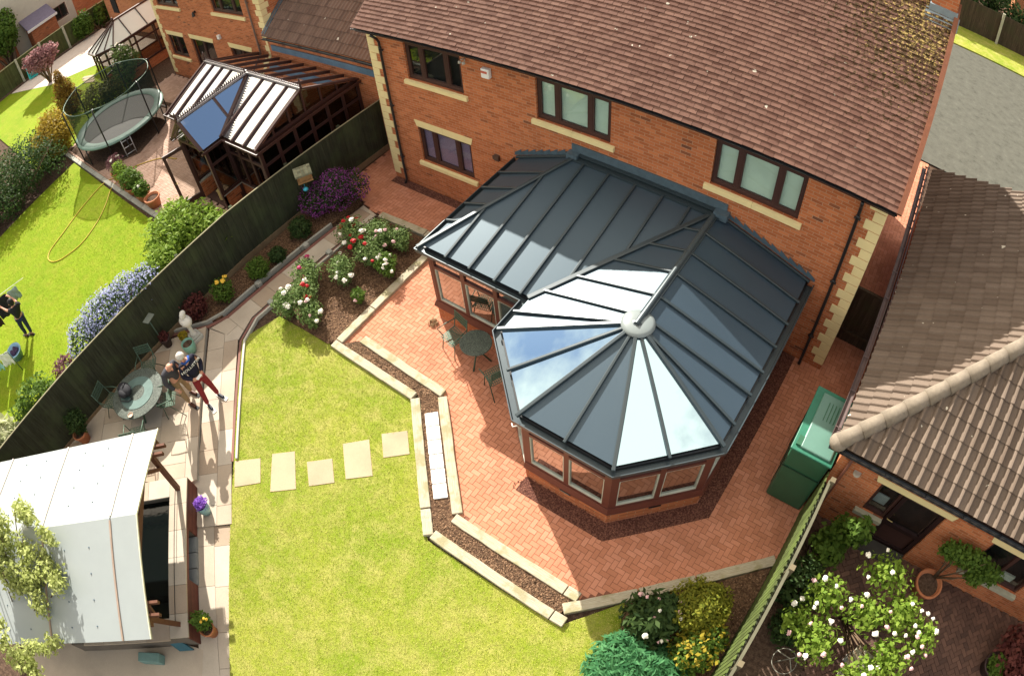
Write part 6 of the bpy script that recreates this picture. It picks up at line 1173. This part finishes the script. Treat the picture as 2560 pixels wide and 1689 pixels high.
for a, b, c, d in ((14.87, 14.97, 0, 1.97), (15.72, 15.82, 0, 1.97), (14.97, 15.72, 1.87, 1.97), (14.97, 15.72, .78, .90), (14.97, 15.72, .0, .16)): mb.box(((a+b)/2, y, (c+d)/2), (b-a, .07, d-c))
d5 = mb.build('door', M('dark_door', (.022, .010, .010), .45), rbld); mb = MB(); mb.box((15.345, y+.02, 1.385), (.77, .012, .99)); mb.build('pane', 'glass', d5); mb = MB(); mb.box((15.345, y+.25, 1.0), (.9, .01, 1.95)); mb.build('interior', 'dark', d5); mb = MB(); mb.box((15.345, y+.025, .47), (.77, .012, .64)); mb.build('panel', 'brownframe', d5); mb = MB(); mb.tube([(14.93, y-.02, 1.02), (14.93, y-.06, 1.02), (15.06, y-.07, 1.02)], .012, 6); mb.build('handle', bpy.data.materials['brass'], d5, True)
mb = MB(); mb.box((15.2, WY-.14, .06), (1.2, .3, .12)); mb.build('doorstep', M('dark_step', (.05, .045, .04), .8), rbld)
mb = MB()
for a, b, z in ((14.2, 16.0, 1.985), (16.86, 18.6, 2.005)): mb.add([(a+.05, WY-.014, z), (b-.05, WY-.014, z), (b-.05, WY+.05, z), (a+.05, WY+.05, z), (a, WY-.014, z+.17), (b, WY-.014, z+.17), (b, WY+.05, z+.17), (a, WY+.05, z+.17)], [(3, 2, 1, 0), (4, 5, 6, 7), (0, 1, 5, 4), (1, 2, 6, 5), (2, 3, 7, 6), (3, 0, 4, 7)])
mb.build('lintel', 'stone', rbld); mb = MB()
MAT['gsill'] = M('grey_sill', (.35, .34, .25), .9)
for a, b, z, w_ in ((14.24, 14.86, .88, w5), (16.9, 18.5, .72, w6)): mb = MB(); mb.box(((a+b)/2, WY-.03, z), (b-a, .13, .12)); mb.build('sill', 'gsill', w_, bevel=.008)
mb = MB(); mb.lathe((13.85, WY-.03, 1.94), [(.075, -.03), (.075, .03), (.0, .03)], 14); mb.build('flue', 'concrete', rbld); mb = MB(); mb.tube([(13.62, WY-.05, .1), (13.62, WY-.05, 2.45)], .034, 8); mb.build('downpipe', M('brown_plastic', (.14, .05, .03), .5), rbld, True)
tp = .63; E0 = Vector((13.22, -3.42, 2.62)); mb = MB(); LW = 9.0; rise = 4.2
apx = Vector((13.22+rise, -3.42+rise, 2.62+rise*tp)); mb.slab([E0, (26, -3.42, 2.62), (26, -3.42+rise, 2.62+rise*tp), apx], .07); mb.slab([E0, apx, (13.36+rise, 2.9, 2.62+rise*tp), (13.36, 5.65, 2.62)], .07); rfr = mb.build('roof', M('roof_under', (.10, .075, .06), .9), rbld)
cs = math.hypot(1, tp)
wavy(rfr, E0+Vector((0, -.02, 0)), (1, 0, 0), (0, 1, tp), 12.5, rise*cs, 'pantile', lambda v: (v/cs+.02, 12.5), .33, .22, .08)
wavy(rfr, E0+Vector((-.02, 0, 0)), (.0155, 1, 0), (1, 0, tp), LW, rise*cs, 'pantile', lambda v: (v/cs+.02, 9.07-.64*v/cs), .33, .17, .04)
mb = MB(); k = 0; L0 = (apx-E0); n = 15
for k in range(n): a, b = E0+L0*(k/n), E0+L0*((k+1.06)/n); mb.tube([a+Vector((0, 0, .035)), b+Vector((0, 0, .03))], [.155, .135], 12)
mb.ell(E0+Vector((0, 0, .03)), (.17, .17, .14), 12, 8); mb.build('hip_tiles', M('hip_tile', (.21, .175, .135), .9, .2, 14, .5), rfr, True); gutter(rbld, 13.1, 25, -3.5, 2.58); gutter(rbld, -3.4, 5.6, 13.12, 2.58, axis='y', m=M('brown_gutter', (.09, .06, .055), .4)); mb = MB(); mb.box((18.5, -3.4, 2.55), (10.4, .02, .16)); mb.box((13.22, 1.1, 2.55), (.02, 9.0, .16)); mb.build('fascia', 'brownframe', rbld)
mb = MB(); mb.box((13.9, -.9, 2.93), (.05, .13, .06)); o = mb.build('pebble', 'concrete') if False else None
herring('yard_paving', [(13.45, -3.3), (24, -3.3), (24, -12), (15.2, -12), (14.9, -6), (14.3, -4.3), (13.45, -3.9)], 0.0, 'paver_d', (), .1, rad(45)); flat('yard_soil', [(13.42, -3.95), (14.25, -4.35), (14.85, -6), (15.15, -12), (13.42, -12)], .0, 'soil')
rfn = thing('striped_fence', 'mossy green board fence running down between the patio and the right hand yard', 'fence', (13.4, -6, 0)); mb = MB(); q = random.Random(9)
y = -3.5
while y > -12: mb.box((13.375, y, .92), (.022, .078, 1.76+q.uniform(-.012, .012)), .10); y -= .125
mb.build('board_panel', 'fence_g', rfn); 
for z in (.5, 1.4): mb = MB(); mb.bar((13.43, -3.45, z), (13.43, -12, z), .06, .08); mb.build('rail', 'fence', rfn)
mb = MB(); mb.bar((13.46, -3.6, 1.78), (13.46, -12, 1.78), .05, .04); mb.build('capping', M('mossy_cap', (.12, .115, .075), .9), rfn)
for y in (-3.6, -5.4, -7.2, -9.0): mb = MB(); mb.box((13.5, y, .93), (.09, .1, 1.86)); mb.build('post', M('fence_post', (.16, .13, .08), .9) if 'fence_post' not in bpy.data.materials else bpy.data.materials['fence_post'], rfn)
tk = thing('oil_tank', 'tall slim green plastic oil tank with a pale lid in the side passage', 'tank', (12.95, -2.7, 0)); MAT['tank'] = M('green_tank', (.025, .105, .055), .42, .12, 3, .03, .45); MAT['tank_l'] = M('tank_lid', (.10, .205, .165), .35, .1, 3, .03, .5)
mb = MB(); mb.box((12.95, -2.68, .93), (.80, 1.48, 1.86), 0, .985); mb.build('body', 'tank', tk, bevel=.05); mb = MB()
for z in (1.25,): mb.box((12.95, -3.425, z), (.80, .012, .03))
for y in (-2.2, -2.7, -3.15): mb.box((12.546, y, .93), (.014, .03, 1.7))
mb.build('seam', M('tank_seam', (.012, .045, .028), .5), tk); mb = MB(); mb.box((12.95, -2.7, 1.885), (.84, 1.50, .05)); mb.build('rim', M('tank_rim', (.03, .15, .095), .45), tk, bevel=.015); mb = MB(); mb.box((12.99, -2.72, 1.93), (.62, 1.30, .06)); lid = mb.build('lid', 'tank_l', tk, bevel=.025); mb = MB()
for k in range(5): mb.box((12.86+k*.07, -2.45, 1.963), (.018, .42, .012))
mb.build('rib', 'tank', lid); mb = MB(); mb.box((12.66, -3.25, 1.93), (.14, .2, .05)); mb.build('catch', 'tank', tk)
gt = thing('side_gate', 'dark wooden gate across the shaded side passage behind the oil tank', 'gate', (12.95, 1.1, 0)); mb = MB(); boards(mb, (12.5, 1.1), (13.38, 1.1), .04, 1.75); mb.build('board_panel', 'fence_b', gt); 
for z in (1.78, .4): mb = MB(); mb.box((12.94, 1.07, z), (.88, .07, .06)); mb.build('rail', 'fence_b', gt)
# yard plants and pots
RB = [(.1, .55, 1.35, .55, .4, .35), (-.75, -.25, 1.15, .45, .4, .35), (.75, .1, 1.2, .5, .45, .35), (-.5, -1.0, 1.0, .45, .5, .35), (.9, -.8, 1.0, .5, .6, .4), (1.35, -.15, 1.15, .35, .4, .3), (.1, -.2, 1.15, .5, .4, .3), (.5, -1.25, .9, .45, .45, .35), (-1.0, -.75, .9, .3, .35, .3)]
plant('rambling_rose', 'big sprawling rose bush with white and pale pink blooms in the right hand yard', 'rose bush', (15.15, -5.0, 0), RB, 'l', 2900, .085, None, 131, True, .02, 34, 1.5, (('white_petal', 34, .055), ('pink_petal', 22, .05)), .0)
plant('camellia', 'dark glossy shrub against the brick wall left of the dark door', 'shrub', (14.25, -3.75, 0), [(0, 0, .6, .35, .3, .5), (.2, -.1, 1.1, .3, .25, .4), (-.1, -.3, .4, .4, .35, .35)], 'g', 1100, .10, None, 132, True, .02, 8, 1.6, (), .4)
plant('yard_shrub', 'low dark foliage below the striped fence beside the bare yard soil', 'shrub', (14.0, -4.9, 0), [(0, 0, .35, .45, .6, .3), (.2, -.8, .25, .4, .4, .25)], 'd', 900, .09, None, 133)
pot('dark_pot', 'wide dark pot in the shade beside the glossy shrub', (14.1, -4.15, 0), .26, .34, 'darkpot'); pot('terracotta_pot', 'large empty terracotta pot of soil between the dark door and the right window', (16.5, -3.72, 0), .30, .42, 'terracotta')
plant('climber', 'climbing shrub spread along the brick wall beside the right hand window', 'climber', (16.6, -3.5, .3), [(.15, 0, 1.2, .55, .16, .35), (.75, 0, 1.05, .4, .16, .32), (-.25, 0, 1.15, .3, .14, .28), (.6, -.05, .75, .25, .14, .2)], 'g', 1500, .075, None, 134, True, .02, 9, 1.5, (), .3)
plant('red_maple', 'dark red leaved shrub at the right edge of the yard', 'shrub', (19.1, -4.3, 0), [(0, 0, .6, .5, .7, .5), (.3, -.6, .7, .5, .5, .5)], 'r', 1200, .10, None, 135)
pot('dark_pot', 'black pot with a green plant in front of the dark red shrub', (18.75, -4.6, 0), .25, .35, 'darkpot', None, ([(.0, -.05, .2, .25, .22, .2)], 'g', 260, .09, 136, ()))
rg_ = thing('wire_ornament', 'pale metal ring ornament standing on the dark yard soil by the fence', 'ornament', (14.4, -6.35, 0)); mb = MB(); cx, cy, cz = 14.4, -6.35, .3
for nrm in ((0, 0), (rad(70), 0), (rad(70), rad(90))):
    pts = []
    for k in range(33):
        a = 2*math.pi*k/32; v = Vector((.24*math.cos(a), .24*math.sin(a), 0)); v.rotate(Matrix.Rotation(nrm[0], 3, 'X')); v.rotate(Matrix.Rotation(nrm[1], 3, 'Z')); pts.append((cx+v.x, cy+v.y, cz+v.z))
    if nrm == (0, 0): mb.tube(pts, .009, 6); mb.build('ring', M('dull_metal', (.22, .21, .17), .6), rg_, True); mb = MB()
mb.tube([(cx-.1, cy, 0), (cx+.16, cy+.1, .62)], .012, 6); mb.tube([(cx-.2, cy+.12, .3), (cx+.06, cy+.06, .38), (cx+.2, cy-.1, .3)], .012, 6); mb.build('pointer', bpy.data.materials['dull_metal'], rg_, True)
sb = thing('stone_bench', 'lichen covered stone slab seat among the sprawling rose', 'bench', (15.7, -5.9, 0)); mb = MB(); mb.box((15.68, -5.95, .42), (.42, .85, .09), rad(-12)); mb.build('top', M('lichen_stone', (.36, .33, .24), .95, .35, 14, .5), sb, bevel=.02); mb = MB(); mb.box((15.68, -5.7, .19), (.32, .14, .38), rad(-12)); mb.build('support', 'plinth', sb); mb = MB(); mb.box((15.68, -6.2, .19), (.32, .14, .38), rad(-12)); mb.build('support', 'plinth', sb)
# ---------------------------------------------------------------- road, verge and fence beyond the house
flat('road', [(12.9, 10.3), (60, 10.3), (60, 24.5), (13.9, 22.5), (-5, 22.0), (-5, 10.3)], -.005, 'asphalt'); flat('verge', [(-5, 22.05), (13.9, 22.55), (60, 24.55), (60, 27), (16, 25.6), (-5, 25.0)], .05, 'grass', z0=-.05)
rfc = thing('road_fence', 'brown board fence with one pale concrete post across the road', 'fence', (16, 25.7, 0)); mb = MB(); boards(mb, (9, 25.3), (40, 26.6), .05, 1.75); mb.build('board_panel', 'fence_b', rfc)
for x in (12.4, 15.9, 19.4, 22.9): mb = MB(); mb.box((x, 25.5+(x-15.9)*.042-.05, .93), (.14, .12, 1.9)); mb.build('post', bpy.data.materials['pale_post'], rfc)
plant('roadside_bush', 'dark green bush showing above the brown fence across the road', 'bush', (16.1, 27.8, 0), [(0, 0, 1.4, 1.2, 1.0, 1.0), (1.4, .3, 1.2, .9, .8, .8), (-1.4, .2, 1.5, 1.0, .9, 1.0)], 'd', 1800, .16, None, 141)
h5 = thing('far_house', 'orange brick house wall behind the bush at the top right corner', 'house', (20, 33, 0)); mb = MB(); mb.box((23, 36, 3), (12, 8, 6)); mb.build('wall', 'brick_b', h5); mb = MB(); mb.slab([(16.6, 31.6, 6), (29.4, 31.6, 6), (29.4, 36, 9), (16.6, 36, 9)], .1); mb.build('roof', 'pantile_d', h5)
plant('roadside_tree', 'leafy tree beside the road casting the shadow on the tarmac', 'tree', (13.0, 28.3, 0), [(0, 0, 2.6, 1.4, 1.4, 1.2), (-1.5, .5, 2.8, 1.2, 1.2, 1.2), (1, .8, 3.2, 1, 1, 1)], 'd', 2200, .2, None, 142, True, .1, 8, 1.6, (), .5, 'crown')

# ---------------------------------------------------------------- grass blades on the lawns
def blades(name, poly, n, m, seed, ln=.045, holes=(), z=0.0):
    rs = np.random.RandomState(seed); xs = [p[0] for p in poly]; ys = [p[1] for p in poly]; P = rs.rand(n*2, 2)*[max(xs)-min(xs), max(ys)-min(ys)]+[min(xs), min(ys)]; ok = np.zeros(len(P), bool); pg = np.array(poly)
    def ins(pg): 
        c = np.zeros(len(P), bool)
        for i in range(len(pg)):
            (x1, y1), (x2, y2) = pg[i], pg[(i+1) % len(pg)]; cond = (y1 > P[:, 1]) != (y2 > P[:, 1])
            if y1 != y2: c ^= cond & (P[:, 0] < (x2-x1)*(P[:, 1]-y1)/(y2-y1)+x1)
        return c
    ok = ins(pg)
    for h in holes: ok &= ~ins(np.array(h))
    P = P[ok][:n]; k = len(P); P = P+rs.normal(size=(k, 2))*.012; a = rs.rand(k)*6.283; l = ln*(.5+rs.rand(k)); h = l*(.35+.5*rs.rand(k)); w_ = .0035+.003*rs.rand(k); dx, dy = np.cos(a), np.sin(a); zz = np.full(k, z)
    V = np.stack([np.stack([P[:, 0]-dy*w_, P[:, 1]+dx*w_, zz], 1), np.stack([P[:, 0]+dy*w_, P[:, 1]-dx*w_, zz], 1), np.stack([P[:, 0]+dx*l*.7, P[:, 1]+dy*l*.7, zz+h], 1)], 1).reshape(-1, 3)
    me = bpy.data.meshes.new(name); me.vertices.add(3*k); me.vertices.foreach_set('co', V.ravel()); me.loops.add(3*k); me.loops.foreach_set('vertex_index', np.arange(3*k, dtype=np.int32)); me.polygons.add(k); me.polygons.foreach_set('loop_start', np.arange(0, 3*k, 3, dtype=np.int32)); me.update(calc_edges=True)
    me.materials.append(m); o = bpy.data.objects.new(name, me); COL.objects.link(o); o['kind'] = 'stuff'; return o
def blademat(name, c1, c2, c3):
    b = NB(name); col = b.ramp(b.isl(), ((0, c1), (.55, c2), (1, c3))); col = b.mix(b.ramp(b.noise(.7, 5), ((.4, (0, 0, 0)), (.65, (1, 1, 1)))), col, b.mix(.5, col, c3)); b.fin(col, .6, .15)
    t = b.n('BsdfTranslucent'); b.set(t.inputs[0], sh2(b, col, 1.3)); ms = b.n('MixShader', {0: .35}); b.t.links.new(b.p.outputs[0], ms.inputs[1]); b.t.links.new(t.outputs[0], ms.inputs[2]); b.t.links.new(ms.outputs[0], b.o.inputs[0]); return b.m
ST = [[(3.1, -8.91), (3.55, -8.48), (3.98, -8.89), (3.56, -9.34)], [(3.7, -8.24), (4.08, -7.88), (4.73, -8.5), (4.31, -8.9)], [(4.48, -7.9), (4.88, -7.51), (5.3, -7.89), (4.91, -8.28)], [(4.83, -7.12), (5.23, -6.71), (5.85, -7.3), (5.44, -7.69)], [(5.36, -6.46), (5.76, -6.09), (6.15, -6.48), (5.76, -6.86)]]
blades('grass_blades', LAWN, 90000, blademat('lawn_blade', (.20, .30, .018), (.36, .41, .05), (.52, .47, .16)), 1, .036, ST); blades('grass_blades', [(-12.7, -5.25), (-1.45, -5.35), (-1.25, -10), (-1.0, -14), (-9, -14), (-12.4, -9.3)], 70000, blademat('neighbour_blade', (.17, .29, .008), (.25, .36, .014), (.32, .36, .04)), 2, .042)
